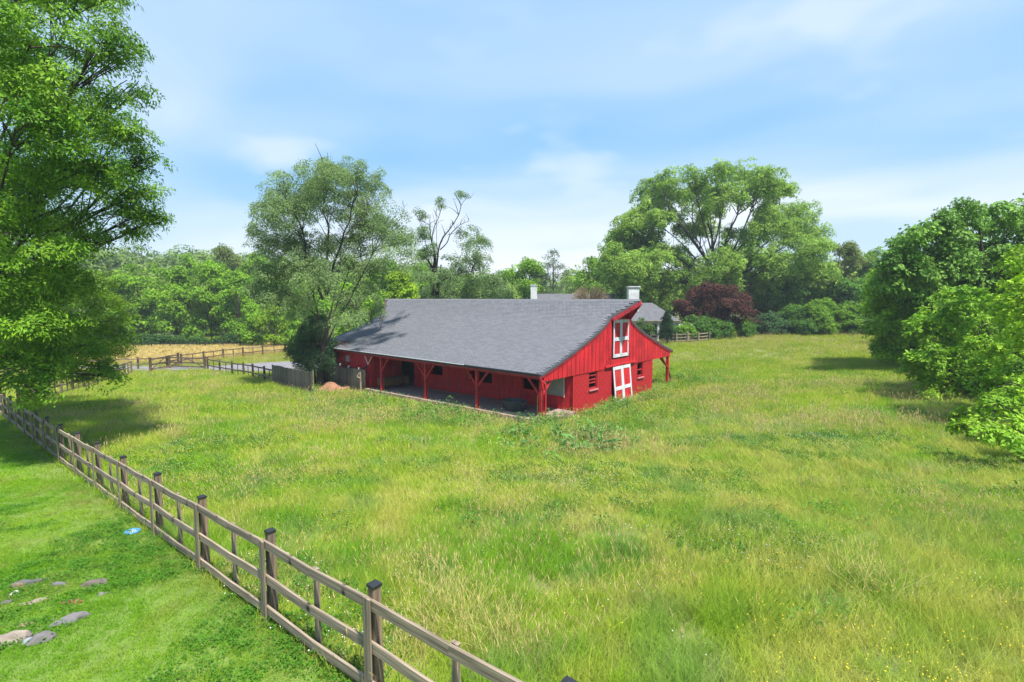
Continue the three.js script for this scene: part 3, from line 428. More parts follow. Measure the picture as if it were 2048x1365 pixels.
solo('thin_post', between(bar(1.95, 0.07, 0.05), V(0, -0.2, 0), V(0.03, 1.75, 0), V(0, 0, 1)), M.pale, 'thin pale post at the right end of the lone board fence', 'post').position.copy(onG(-13.75, -34.15));
{ // heap of reddish mulch
  const g = new THREE.SphereGeometry(1, 40, 20), p = g.attributes.position;
  for (let i = 0; i < p.count; i++) { const x = p.getX(i), y = p.getY(i), z = p.getZ(i), two = 0.75 + 0.25 * Math.cos(x * 5.4 + 0.4), n = 0.82 + 0.4 * (fbm(x * 3, z * 3, y * 3 + 2) - 0.3); p.setXYZ(i, x * 1.55 * n, Math.max(-0.1, y * 0.88 * two * n), z * 1.0 * n); }
  g.computeVertexNormals();
  const c = []; const r = rng(77), q = []; for (let i = 0; i < 700; i++) { const k = Math.floor(r() * p.count); if (p.getY(k) < 0.02) continue; const b = new THREE.BoxGeometry(0.05 + r() * 0.07, 0.012, 0.02); b.rotateX(r() * 6).rotateY(r() * 6).rotateZ(r() * 6).translate(p.getX(k) + (r() - 0.5) * 0.1, p.getY(k) + 0.005, p.getZ(k) + (r() - 0.5) * 0.1); const s = 0.75 + r() * 0.6; q.push(tint(b, RGB(0.32 * s, 0.16 * s, 0.09 * s))); }
  const t = thing('mulch_heap', 'heap of reddish brown mulch between the grey board fences', 'heap', onG(-13.15, -36.1).toArray(), 0.6);
  part('mound', g, std(RGB(0.29, 0.145, 0.085), { bumpMap: fineB, bumpScale: 0.05, roughness: 1 }), t); part('chips', mergeGeometries(q), std(RGB(1, 1, 1), { vertexColors: true, roughness: 1 }), t).userData.kind = 'stuff';
}
{ // dry leaves fallen on the far corner of the roof
  const r = rng(14), q = []; for (let i = 0; i < 260; i++) { const s = 6.6 + r() * 0.8 + (r() - 0.5) * 0.4, v = 20.8 + (r() + r() - 1) * 1.6, g = new THREE.PlaneGeometry(0.09, 0.06); g.rotateX(-Math.PI / 2 + (r() - 0.5) * 0.8).rotateY(r() * 6).translate(UC - s, profW(s) + 0.05, -v); q.push(tint(g, RGB(0.24 + r() * 0.12, 0.14, 0.08))); }
  const m = solo('leaf_litter', mergeGeometries(q), std(RGB(1, 1, 1), { vertexColors: true, side: THREE.DoubleSide }), 'brown leaf litter on the far lower corner of the barn roof', 'leaf litter'); m.position.copy(BO); m.rotation.y = YAW; m.userData.kind = 'stuff';
}

// ---------------------------------------------------------------- white house behind the barn
{
  const hip = (x0, x1, z0, z1, y0, y1, ins) => { const zc = (z0 + z1) / 2, P = [[x0, y0, z0], [x1, y0, z0], [x1, y0, z1], [x0, y0, z1], [x0 + ins, y1, zc], [x1 - ins, y1, zc]]; const g = new THREE.BufferGeometry(); g.setAttribute('position', new THREE.Float32BufferAttribute(P.flat(), 3)); g.setIndex([0, 1, 5, 0, 5, 4, 1, 2, 5, 2, 3, 4, 2, 4, 5, 3, 0, 4, 0, 2, 1, 0, 3, 2]); const q = g.toNonIndexed(); q.computeVertexNormals(); return planarUV(q); };
  const t = thing('house', 'low white house with grey hip roofs behind the barn', 'house', [0, 0.1, 0]);
  part('wall', boxAt(21, 3.3, 9, 12, 1.5, -85), M.white, t);
  const roofM = part('roof', hip(0.6, 23.4, -79.2, -90.8, 3.1, 7.0, 3.2), M.houseRoof, t);
  const chim = (x, y0, y1, z, w) => { const c = part('chimney', boxAt(w, y1 - y0, w * 0.8, x, (y0 + y1) / 2, z), M.whiteBrick, roofM); part('chimney_cap', mergeGeometries([boxAt(w * 1.1, 0.16, w * 0.9, x, y1 + 0.02, z), boxAt(w * 1.2, 0.14, w * 1.0, x, y1 + 0.17, z)]), M.whiteBrick, c); };
  chim(3.65, 5.4, 8.25, -84, 1.05); chim(17.0, 4.4, 7.7, -70.5, 1.45);
  // wing with porch
  part('wall', boxAt(6, 3.1, 6.5, 19.2, 1.5, -73.2), M.white, t); part('wall', boxAt(2.6, 2.9, 0.3, 23.3, 1.3, -68.2), M.white, t);
  const rw = part('roof', hip(15.9, 22.9, -67.6, -77.5, 3.15, 5.6, 2.6), M.houseRoof, t);
  part('porch_fascia', boxAt(6.6, 0.26, 0.06, 19.4, 3.06, -67.6), std(RGB(0.45, 0.36, 0.26), { map: blot }), t); part('gutter', boxAt(6.7, 0.09, 0.12, 19.4, 3.21, -67.54), std(RGB(0.35, 0.33, 0.2), { map: blot }), t);
  for (const x of [19.9, 21.25]) part('porch_column', boxAt(0.24, 2.95, 0.24, x, 1.45, -67.9), M.white, t);
  part('porch_opening', boxAt(1.9, 2.4, 0.1, 19.2, 1.3, -69.85), M.inside, t);
}

// ---------------------------------------------------------------- small things on the lawn
{
  const stone = (px, py, w, d, turn, tilt, col, name, label) => { // half-sunk stone, w and d in metres
    let D = 5; for (let k = 0; k < 12; k++) { const p = at(px, py, D); D *= (CAM_H - gy(p.x, p.z)) / (CAM_H - p.y); }
    const p = at(px, py, D), g = new THREE.IcosahedronGeometry(1, 4), a = g.attributes.position, s = px * 0.37 + py;
    for (let i = 0; i < a.count; i++) { const v = V(a.getX(i), a.getY(i), a.getZ(i)); let n = 0.62 + 0.85 * (noise3(v.x * 1.5 + s, v.y * 1.5, v.z * 1.5) - 0.25) + 0.22 * noise3(v.x * 4.5, v.y * 4.5 + s, v.z * 4.5); const c = Math.round(v.y * 2 + v.x) * 0.05; a.setXYZ(i, v.x * n * w / 2, v.y * (n + c) * tilt, v.z * n * d / 2); }
    const q = planarUV(toCreasedNormals(g, 0.6));
    const m = solo('stone', q, std(col, { map: blot, bumpMap: fineB, bumpScale: 0.012, roughness: 0.95 }), label, 'stone', 'stones sunk in the lawn'); m.position.set(p.x, gy(p.x, p.z) + 0.008, p.z); m.rotation.set(0, turn * 1.5, 0); m.rotateZ((noise3(s, 1, 2) - 0.5) * 0.12);
  };
  const G = RGB(0.17, 0.165, 0.175), T = RGB(0.30, 0.215, 0.15), O = RGB(0.36, 0.14, 0.08);
  stone(58, 1172, 0.5, 0.16, 0.5, 0.09, G, '', 'long dark grey stone slab farthest up the lawn slope');
  stone(29, 1193, 0.13, 0.1, 0.2, 0.06, RGB(0.75, 0.74, 0.72), '', 'small bright white stone at the foot of the long grey slab');
  stone(33, 1180, 0.22, 0.12, 0.5, 0.07, T, '', 'orange tan stone pressed against the long dark grey slab');
  stone(112, 1176, 0.24, 0.14, 0.1, 0.06, RGB(0.23, 0.22, 0.245), '', 'small lilac grey stone between the long slab and the wide grey-brown stone');
  stone(184, 1175, 0.42, 0.26, 0.25, 0.08, RGB(0.2, 0.165, 0.145), '', 'wide grey-brown stone nearest the board fence');
  stone(200, 1194, 0.26, 0.09, 0.45, 0.05, RGB(0.29, 0.26, 0.27), '', 'slim dark sliver of stone below the wide grey-brown stone');
  stone(62, 1211, 0.42, 0.13, 0.5, 0.06, RGB(0.40, 0.31, 0.25), '', 'long tan stone half covered by grass');
  stone(140, 1212, 0.34, 0.16, 0.25, 0.06, O, '', 'orange red stone with a dark hollow below it');
  stone(137, 1249, 0.40, 0.2, 0.5, 0.1, RGB(0.25, 0.235, 0.24), '', 'rounded pale grey stone low on the lawn');
  stone(49, 1256, 0.24, 0.1, 0.5, 0.05, RGB(0.46, 0.32, 0.2), '', 'small orange tan sliver of stone above the big beige rock');
  stone(20, 1287, 0.5, 0.32, 0.1, 0.13, RGB(0.42, 0.34, 0.28), '', 'big pale beige rock at the lower left edge');
  stone(56, 1289, 0.17, 0.12, 0.4, 0.06, RGB(0.36, 0.42, 0.46), '', 'small bluish stone right of the big beige rock');
  stone(84, 1287, 0.36, 0.2, 0.5, 0.1, RGB(0.22, 0.2, 0.2), '', 'grey stone with a ridged top right of the small bluish stone');
  stone(6, 1213, 0.2, 0.12, 0.3, 0.06, G, '', 'small grey stone at the left edge above the big beige rock');
  const pr = at(263, 1059, 9.9), ring = thing('plastic_ring', 'blue plastic ring lying flat on the mown lawn by the fence', 'ring', [pr.x, gy(pr.x, pr.z) + 0.06, pr.z]);
  part('rim', new THREE.TorusGeometry(0.115, 0.03, 10, 40).rotateX(Math.PI / 2).scale(1, 0.6, 1), std(RGB(0.06, 0.24, 0.58), { roughness: 0.4 }), ring);
  part('disc', new THREE.CylinderGeometry(0.075, 0.09, 0.012, 28), std(RGB(0.3, 0.36, 0.42), { roughness: 0.5 }), ring);
}
// ---------------------------------------------------------------- trees and shrubs
function sprig(o) { // a twig's worth of separate leaves; o: n, r [x,y,z], len, wid, up, droop, seed
  const R = rng(o.seed), pos = [], col = [], idx = [];
  for (let i = 0; i < o.n; i++) {
    let x, y, z; do { x = R() * 2 - 1; y = R() * 2 - 1; z = R() * 2 - 1; } while (x * x + y * y + z * z > 1);
    const p = V(x * o.r[0], y * o.r[1], z * o.r[2]), out = V(x + (R() - 0.5), (R() - 0.5) * 0.9 - o.droop, z + (R() - 0.5)).normalize(), nrm = V((R() - 0.5) * 1.3, o.up, (R() - 0.5) * 1.3).normalize(), sd = out.clone().cross(nrm).normalize(), len = o.len * (0.65 + R() * 0.7), wid = o.wid * (0.7 + R() * 0.6), nn = sd.clone().cross(out).normalize();
    const b = p, tip = p.clone().addScaledVector(out, len).addScaledVector(nn, -len * 0.12), m = p.clone().addScaledVector(out, len * 0.48), l = m.clone().addScaledVector(sd, wid / 2).addScaledVector(nn, wid * 0.18), r = m.clone().addScaledVector(sd, -wid / 2).addScaledVector(nn, wid * 0.18), k = pos.length / 3, s = 0.8 + R() * 0.4;
    for (const q of [b, l, tip, r]) { pos.push(q.x, q.y, q.z); col.push(s * (0.95 + R() * 0.1), s, s * (0.9 + R() * 0.2)); }
    idx.push(k, k + 1, k + 2, k, k + 2, k + 3);
  }
  const g = new THREE.BufferGeometry(); g.setAttribute('position', new THREE.Float32BufferAttribute(pos, 3)); g.setAttribute('color', new THREE.Float32BufferAttribute(col, 3)); g.setIndex(idx); g.computeVertexNormals(); return g;
}
const SP_ = {
  oak: sprig({ n: 54, r: [0.46, 0.19, 0.46], len: 0.145, wid: 0.062, up: 1.1, droop: 0.25, seed: 1 }),
  fine: sprig({ n: 40, r: [0.48, 0.30, 0.48], len: 0.19, wid: 0.075, up: 0.8, droop: 0.4, seed: 2 }),
  beech: sprig({ n: 30, r: [0.48, 0.13, 0.48], len: 0.23, wid: 0.15, up: 1.5, droop: 0.15, seed: 3 }),
  broad: sprig({ n: 36, r: [0.46, 0.26, 0.46], len: 0.25, wid: 0.17, up: 1.0, droop: 0.3, seed: 4 }),
  far: sprig({ n: 30, r: [0.5, 0.34, 0.5], len: 0.27, wid: 0.19, up: 0.9, droop: 0.3, seed: 5 }),
  needle: sprig({ n: 46, r: [0.42, 0.22, 0.42], len: 0.17, wid: 0.06, up: 0.5, droop: 0.0, seed: 6 }),
  juniper: sprig({ n: 60, r: [0.38, 0.34, 0.38], len: 0.16, wid: 0.06, up: 0.4, droop: -0.35, seed: 7 }),
};
const LB = (px, py, rp, d, fl = 0.85) => { const p = at(px, py, d); return [p.x, p.y, p.z, rp * d / 1000, fl]; };
function crown(parent, lobes, o, name = 'crown') {
  const R = rng(o.seed * 7 + 3), list = [], P = parent.position, q = new THREE.Quaternion(), m = new THREE.Matrix4(), up = V(0, 1, 0), s = o.seed * 3.7;
  for (const [X, Y, Z, r, fl] of lobes) {
    const n = Math.max(6, Math.round(o.dens * 4 * Math.PI * r * r / (o.size * o.size))), lt = R();
    const puffs = []; const np = Math.max(3, Math.round(o.puffs ?? 9)); for (let i = 0; i < np; i++) { const a = R() * 6.283, c = R() * 1.7 - 0.7, w = Math.sqrt(Math.max(0, 1 - c * c)); puffs.push([Math.cos(a) * w * 0.62, c * 0.62, Math.sin(a) * w * 0.62, 0.34 + R() * 0.26, R()]); }
    for (let i = 0; i < n; i++) {
      const f = puffs[Math.floor(R() * np)]; let x, y, z, l; do { x = R() * 2 - 1; y = R() * 2 - 1; z = R() * 2 - 1; l = Math.hypot(x, y, z); } while (l > 1 || l < 0.25);
      const sh = Math.pow(l, 0.5) / l; let dx = f[0] + x * sh * f[3], dy = f[1] + y * sh * f[3], dz = f[2] + z * sh * f[3];
      const px = X + dx * r, py = Y + dy * r * fl, pz = Z + dz * r;
      if (noise3(px * o.gapF + s, py * o.gapF * 1.5, pz * o.gapF) < o.gap) continue;
      if (o.floor !== undefined && py < o.floor) continue;
      const dir = V(dx * 0.6 + x * 0.5 + (R() - 0.5) * 0.7, (dy + y) * 0.35 + (o.lift ?? 0.75), dz * 0.6 + z * 0.5 + (R() - 0.5) * 0.7).normalize();
      q.setFromUnitVectors(up, dir).multiply(new THREE.Quaternion().setFromAxisAngle(up, R() * 6.283));
      const k = o.size * (0.7 + R() * 0.6); m.compose(V(px - P.x, py - P.y, pz - P.z), q, V(k, k, k));
      list.push([m.clone(), clamp(0.45 * f[4] + 0.25 * lt + 0.42 * R() - 0.06)]);
    }
  }
  const im = new THREE.InstancedMesh(o.geo, o.mat ?? M.leaf, list.length), c = new THREE.Color();
  list.forEach(([mm, t], i) => { im.setMatrixAt(i, mm); const j = 0.78 + R() * 0.44; c.setRGB(lerp(o.c1[0], o.c2[0], t) * j, lerp(o.c1[1], o.c2[1], t) * j, lerp(o.c1[2], o.c2[2], t) * j); im.setColorAt(i, c); });
  im.name = name; im.castShadow = im.receiveShadow = true; im.userData.kind = 'stuff'; parent.add(im); return im;
}
function tree(name, label, cat, base, lobes, o, group) { // base [x, z]; lobes in metres
  const t = thing(name, label, cat, [base[0], gy(base[0], base[1]), base[1]], 0, group), P = t.position, R = rng(o.seed + 50), loc = (a) => V(a[0] - P.x, a[1] - P.y, a[2] - P.z);
  const geos = [], top = o.fork ?? 0.38, hMax = Math.max(...lobes.map((l) => l[1])) - P.y;
  const axis = (o.axis ?? [[0, 0, 0], [(R() - 0.5) * 0.3, hMax * 0.25, (R() - 0.5) * 0.3], [(R() - 0.5) * 0.8, hMax * 0.55, (R() - 0.5) * 0.8], [(R() - 0.5) * 1.4, hMax * 0.9, (R() - 0.5) * 1.4]]).map((a) => V(...a));
  const ax = new THREE.CatmullRomCurve3([axis[0].clone().setY(-0.4), ...axis.slice(1)]);
  if (o.r) {
    geos.push(tube(ax.getPoints(10), o.r * 1.25, o.r * 0.16, 9, 14));
    for (const lb of lobes) {
      const c = loc(lb), hy = clamp(c.y / hMax), s0 = ax.getPoint(clamp(lerp(top * 0.75, hy * 0.8, 0.5 + R() * 0.2), 0.08, 0.93)), flat = Math.hypot(c.x - s0.x, c.z - s0.z);
      if (o.bare && R() < o.bare) continue;
      const mid = s0.clone().lerp(c, 0.5); mid.y += (o.arch ?? 0.1) * flat; mid.x += (R() - 0.5) * flat * 0.2; mid.z += (R() - 0.5) * flat * 0.2;
      const r0 = clamp(o.r * 0.09 + lb[3] * 0.016, 0.02, o.r * 0.4);
      geos.push(tube([s0, mid, c], r0, r0 * 0.35, 6, 6));
      const nb = o.twigs ?? 5; for (let i = 0; i < nb; i++) { const a = R() * 6.283, e = R() * 1.6 - 0.5, d = V(Math.cos(a), e, Math.sin(a)).normalize().multiplyScalar(lb[3] * (0.6 + R() * 0.3)); d.y *= lb[4]; const b0 = mid.clone().lerp(c, 0.3 + R() * 0.7), e1 = c.clone().add(d); geos.push(tube([b0, b0.clone().lerp(e1, 0.5).add(V(0, 0.1 * lb[3], 0)), e1], r0 * 0.4, 0.012, 5, 4)); }
    }
    for (const l of o.extra ?? []) { const P0 = l.p.map((a) => loc(a.toArray())), Q = [P0[0]]; for (let i = 1; i < P0.length; i++) { const s = P0[i].distanceTo(P0[i - 1]); Q.push(P0[i - 1].clone().lerp(P0[i], 0.5).add(V((R() - 0.5) * s * 0.22, (R() - 0.5) * s * 0.1, (R() - 0.5) * s * 0.22)), P0[i]); } geos.push(tube(Q, l.r0, l.r1, 6)); for (let i = 2; i < Q.length; i++) for (let k = 0; k < 2; k++) { const s = Q[i].distanceTo(Q[i - 1]), e = Q[i].clone().add(V((R() - 0.5) * s * 2, s * (0.5 + R()), (R() - 0.5) * s * 2)); geos.push(tube([Q[i], Q[i].clone().lerp(e, 0.5).add(V(0, s * 0.12, 0)), e], l.r1 * 1.1, 0.012, 5, 4)); } }
    part('trunk', mergeGeometries(geos), o.bark ?? M.bark, t);
  }
  crown(t, lobes, o);
  return t;
}
const auto = (px, topPy, wPx, d, seed, n = 14, lowFrac = 0.12) => { // a rounded crown of given top and width, standing on the ground at distance d
  const R = rng(seed), c = at(px, topPy, d), g = gy(c.x, c.z), H = c.y - g, w = wPx * d / 1000 / 2, L = [];
  for (let i = 0; i < n; i++) { const h = lowFrac + (1 - lowFrac) * (i + R() * 0.8) / n, k = Math.pow(Math.sin(Math.PI * clamp(h * 0.8 + 0.14)), 0.7), a = R() * 6.283, rr = Math.sqrt(R()) * 0.68 * w * k, lr = w * (0.34 + 0.2 * R()) * (0.62 + 0.4 * k); L.push([c.x + Math.cos(a) * rr, g + Math.min(h * H, H - lr * 0.62), c.z + Math.sin(a) * rr * 0.85, lr, 0.8]); }
  return [[c.x, c.z], L];
};
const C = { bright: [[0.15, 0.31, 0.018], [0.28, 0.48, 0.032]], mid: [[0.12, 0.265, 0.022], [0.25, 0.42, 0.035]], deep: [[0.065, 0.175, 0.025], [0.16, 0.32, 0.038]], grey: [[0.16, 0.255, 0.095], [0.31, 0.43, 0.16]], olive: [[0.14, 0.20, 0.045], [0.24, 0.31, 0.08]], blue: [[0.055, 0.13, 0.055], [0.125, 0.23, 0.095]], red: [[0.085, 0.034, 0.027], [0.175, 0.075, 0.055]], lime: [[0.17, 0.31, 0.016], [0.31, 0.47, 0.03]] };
const F = (k, extra) => ({ c1: C[k][0], c2: C[k][1], ...extra });

// the big oak on the left, overhanging the lawn
{
  const b = [-20.4, -18.6];
  const Ls = [[60, -70, 150, 17], [160, -10, 80, 16], [60, 90, 110, 14.5], [190, 85, 75, 16], [245, 110, 40, 17], [140, 195, 100, 15], [225, 180, 60, 17], [272, 180, 30, 17.5], [30, 260, 110, 13.5], [130, 310, 95, 15.5], [240, 270, 60, 17], [285, 320, 36, 17.8], [80, 395, 100, 15.5], [215, 365, 70, 17], [290, 385, 34, 17.8], [200, 425, 65, 17.5], [275, 432, 42, 18], [310, 440, 24, 18.2], [10, 450, 115, 17], [95, 505, 75, 18], [-90, 120, 150, 18], [-90, 330, 150, 18], [-100, 560, 150, 18.5], [20, 590, 80, 18.5], [90, 580, 60, 19], [-20, 660, 80, 19], [60, 660, 75, 18.5], [130, 655, 55, 18.8], [30, 720, 45, 18.5], [85, 715, 45, 18.8], [165, 705, 45, 19], [205, 735, 30, 19.2], [65, 765, 24, 18.8], [60, 795, 15, 18.6], [190, 480, 40, 18], [60, -200, 200, 18], [0, 340, 100, 21], [60, 150, 130, 21], [80, 470, 90, 21], [250, 470, 40, 18.3], [120, 560, 70, 20], [200, 330, 70, 19], [0, 540, 90, 17.5], [40, 640, 70, 17.5], [100, 745, 36, 18.6], [35, 765, 30, 18.4], [85, 790, 20, 18.2], [225, 755, 18, 19.3]].map((a) => (a[1] > 480 && a[0] < 140 ? [a[0], a[1], a[2] * 0.95, a[3] - 3] : a)).map((a) => LB(...a, 0.68));
  tree('oak_tree', 'huge oak at the left edge, its drooping leafy branches overhanging the fence', 'tree', b, Ls, F('mid', { c1: [0.10, 0.26, 0.012], c2: [0.28, 0.48, 0.022], seed: 1, geo: SP_.oak, mat: M.leafGloss, dens: 2.3, size: 0.76, gap: 0.325, gapF: 0.75, r: 0.42, fork: 0.3, bark: M.bark, puffs: 12, twigs: 7, lift: 0.85, axis: [[0, 0, 0], [0.1, 5, 0], [0.3, 11, 0.2], [0, 17, 0]] }));
}
{ // feathery tree behind the oak's lowest branches
  const Ls = [[190, 560, 40, 27], [150, 600, 55, 27], [215, 620, 45, 27], [170, 660, 60, 26.5], [225, 675, 42, 27], [240, 640, 26, 27], [120, 640, 60, 27], [140, 700, 55, 26.5], [205, 712, 36, 26], [100, 560, 50, 28], [60, 620, 60, 28], [110, 720, 50, 26.5], [60, 720, 60, 27], [170, 735, 40, 26], [215, 745, 26, 26], [90, 760, 36, 26], [150, 755, 30, 26], [20, 700, 60, 27], [236, 700, 26, 26.4]].map((a) => LB(...a, 0.7));
  tree('young_tree', 'yellow-green feathery young tree just right of the oak trunk', 'tree', [-28.2, -27], Ls, F('lime', { c1: [0.10, 0.22, 0.016], c2: [0.24, 0.38, 0.03], seed: 2, geo: SP_.needle, dens: 1.6, size: 0.85, gap: 0.3, gapF: 0.9, r: 0.16, bark: M.barkDark, puffs: 10 }));
}
{ // airy tree over the barn's far corner
  const d = 38, b = at(636, 690, d);
  const Ls = [[655, 352, 40], [610, 365, 40], [570, 385, 42], [700, 362, 42], [735, 385, 36], [542, 425, 36], [588, 430, 48], [640, 415, 45], [690, 420, 46], [742, 430, 42], [775, 440, 30], [530, 480, 30], [562, 490, 42], [607, 490, 40], [745, 482, 42], [790, 485, 34], [540, 535, 36], [580, 545, 38], [780, 525, 36], [810, 500, 24], [610, 560, 30], [530, 585, 32], [560, 610, 34], [730, 540, 30], [690, 485, 34], [820, 530, 18], [600, 620, 34], [690, 600, 26], [735, 590, 30], [760, 625, 22], [700, 640, 28], [520, 420, 16], [512, 450, 14], [660, 330, 20], [745, 345, 18], [655, 540, 26], [600, 520, 36], [640, 500, 34], [700, 520, 34], [745, 450, 34], [660, 560, 26]].map(([x, y, r], i) => LB(x, y, r * 1.3, d + (i % 5 - 2) * 1.3, 0.8));
  const lim = (pts, r0, r1) => ({ p: pts.map(([x, y, k]) => at(x, y, d + (k ?? 0))), r0, r1 });
  tree('locust_tree', 'tall airy grey-green tree with dark forked trunk at the far left corner of the barn', 'tree', [b.x, b.z], Ls, F('grey', { seed: 3, geo: SP_.fine, dens: 1.45, size: 0.8, gap: 0.31, gapF: 0.8, r: 0.28, bark: M.barkDark, puffs: 9, twigs: 6, bare: 0.9, fork: 0.3,
    axis: [[0, 0, 0], [0.25, 2.4, 0], [0.75, 4.7, 0.1], [1.2, 6.2, 0.2]],
    extra: [lim([[652, 590], [664, 545], [682, 490, -1], [700, 440, -1.5], [715, 390, -1.5]], 0.110, 0.035), lim([[650, 585], [650, 540], [655, 480, 1], [645, 420, 1], [655, 350, 1.2]], 0.105, 0.035), lim([[646, 600], [634, 560], [610, 490, -1], [590, 430, -1.4], [570, 395, -1.4]], 0.105, 0.035), lim([[637, 640], [626, 590, 1], [618, 520, 1.5], [600, 450, 1.5]], 0.083, 0.028), lim([[660, 560], [700, 520, 1], [745, 505, 1], [790, 490, 1]], 0.066, 0.021), lim([[632, 630], [600, 600, -1], [570, 585, -1.5], [530, 570, -2]], 0.061, 0.021), lim([[690, 470, -1], [730, 430], [745, 395]], 0.039, 0.014), lim([[606, 480, -1], [575, 450], [545, 430, 1]], 0.039, 0.014), lim([[660, 560], [690, 590, -1], [730, 640, -2], [760, 660, -3]], 0.033, 0.014)] }));
}
{ // juniper at its foot
  const d = 38.6, Ls = [[622, 662, 32], [602, 690, 32], [640, 692, 34], [614, 712, 30], [648, 712, 26], [592, 706, 22], [628, 728, 26], [664, 690, 15], [635, 642, 20], [655, 735, 16], [602, 728, 18]].map(([x, y, r], i) => LB(x, y, r, d + (i % 3 - 1) * 0.6, 0.9)), b = at(630, 760, d);
  tree('juniper_shrub', 'dark blue-green bushy juniper at the foot of the airy tree', 'shrub', [b.x, b.z], Ls, F('blue', { seed: 4, geo: SP_.juniper, dens: 2.6, size: 0.7, gap: 0.22, gapF: 1.3, r: 0.06, bark: M.barkDark }));
}
{ // half-dead tree behind the barn
  const d = 52, b = at(872, 640, d), Ls = [[852, 470, 22], [862, 500, 26], [845, 515, 20], [935, 470, 24], [955, 490, 26], [925, 505, 24], [955, 525, 34], [925, 540, 36], [975, 555, 30], [900, 560, 36], [950, 570, 36], [885, 590, 36], [995, 585, 28], [860, 585, 24], [930, 600, 34], [970, 610, 30], [838, 425, 11], [846, 432, 9], [880, 402, 9], [884, 415, 8], [872, 420, 7], [918, 390, 8], [930, 393, 8], [900, 520, 16], [848, 560, 26], [900, 610, 36]].map(([x, y, r], i) => LB(x, y, r, d + (i % 4 - 1.5) * 1.5, 0.8));
  const lim = (pts, r0, r1) => ({ p: pts.map(([x, y, k]) => at(x, y, d + (k ?? 0))), r0, r1 });
  tree('snag_tree', 'half-dead tree with bare upper limbs rising behind the barn ridge', 'tree', [b.x, b.z], Ls, F('grey', { c1: [0.13, 0.22, 0.08], c2: [0.25, 0.36, 0.13], seed: 5, geo: SP_.fine, dens: 1.6, size: 0.95, gap: 0.3, gapF: 0.6, r: 0.4, bark: M.barkDark, bare: 0.6, twigs: 3, axis: [[0, 0, 0], [0, 4, 0], [0.2, 7.5, 0], [0.6, 10, 0]],
    extra: [lim([[872, 545], [877, 500], [890, 470], [905, 450], [922, 412]], 0.110, 0.035), lim([[870, 540], [862, 480], [858, 450], [838, 440]], 0.088, 0.028), lim([[864, 490], [870, 450], [880, 425], [884, 405]], 0.055, 0.021), lim([[880, 500], [900, 470], [920, 450], [938, 442]], 0.066, 0.021), lim([[895, 470], [915, 465], [925, 472]], 0.033, 0.014), lim([[862, 600], [862, 560], [870, 520]], 0.138, 0.140), lim([[885, 560, -1], [925, 545, -1], [960, 540, -1]], 0.066, 0.028), lim([[922, 412], [930, 400], [942, 395]], 0.028, 0.014), lim([[806, 430], [808, 415], [806, 405]], 0.022, 0.014)] }));
}
const bigFar = (e) => ({ geo: SP_.far, size: 1.2, dens: 1.1, gap: 0.26, gapF: 0.33, puffs: 9, twigs: 3, ...e });
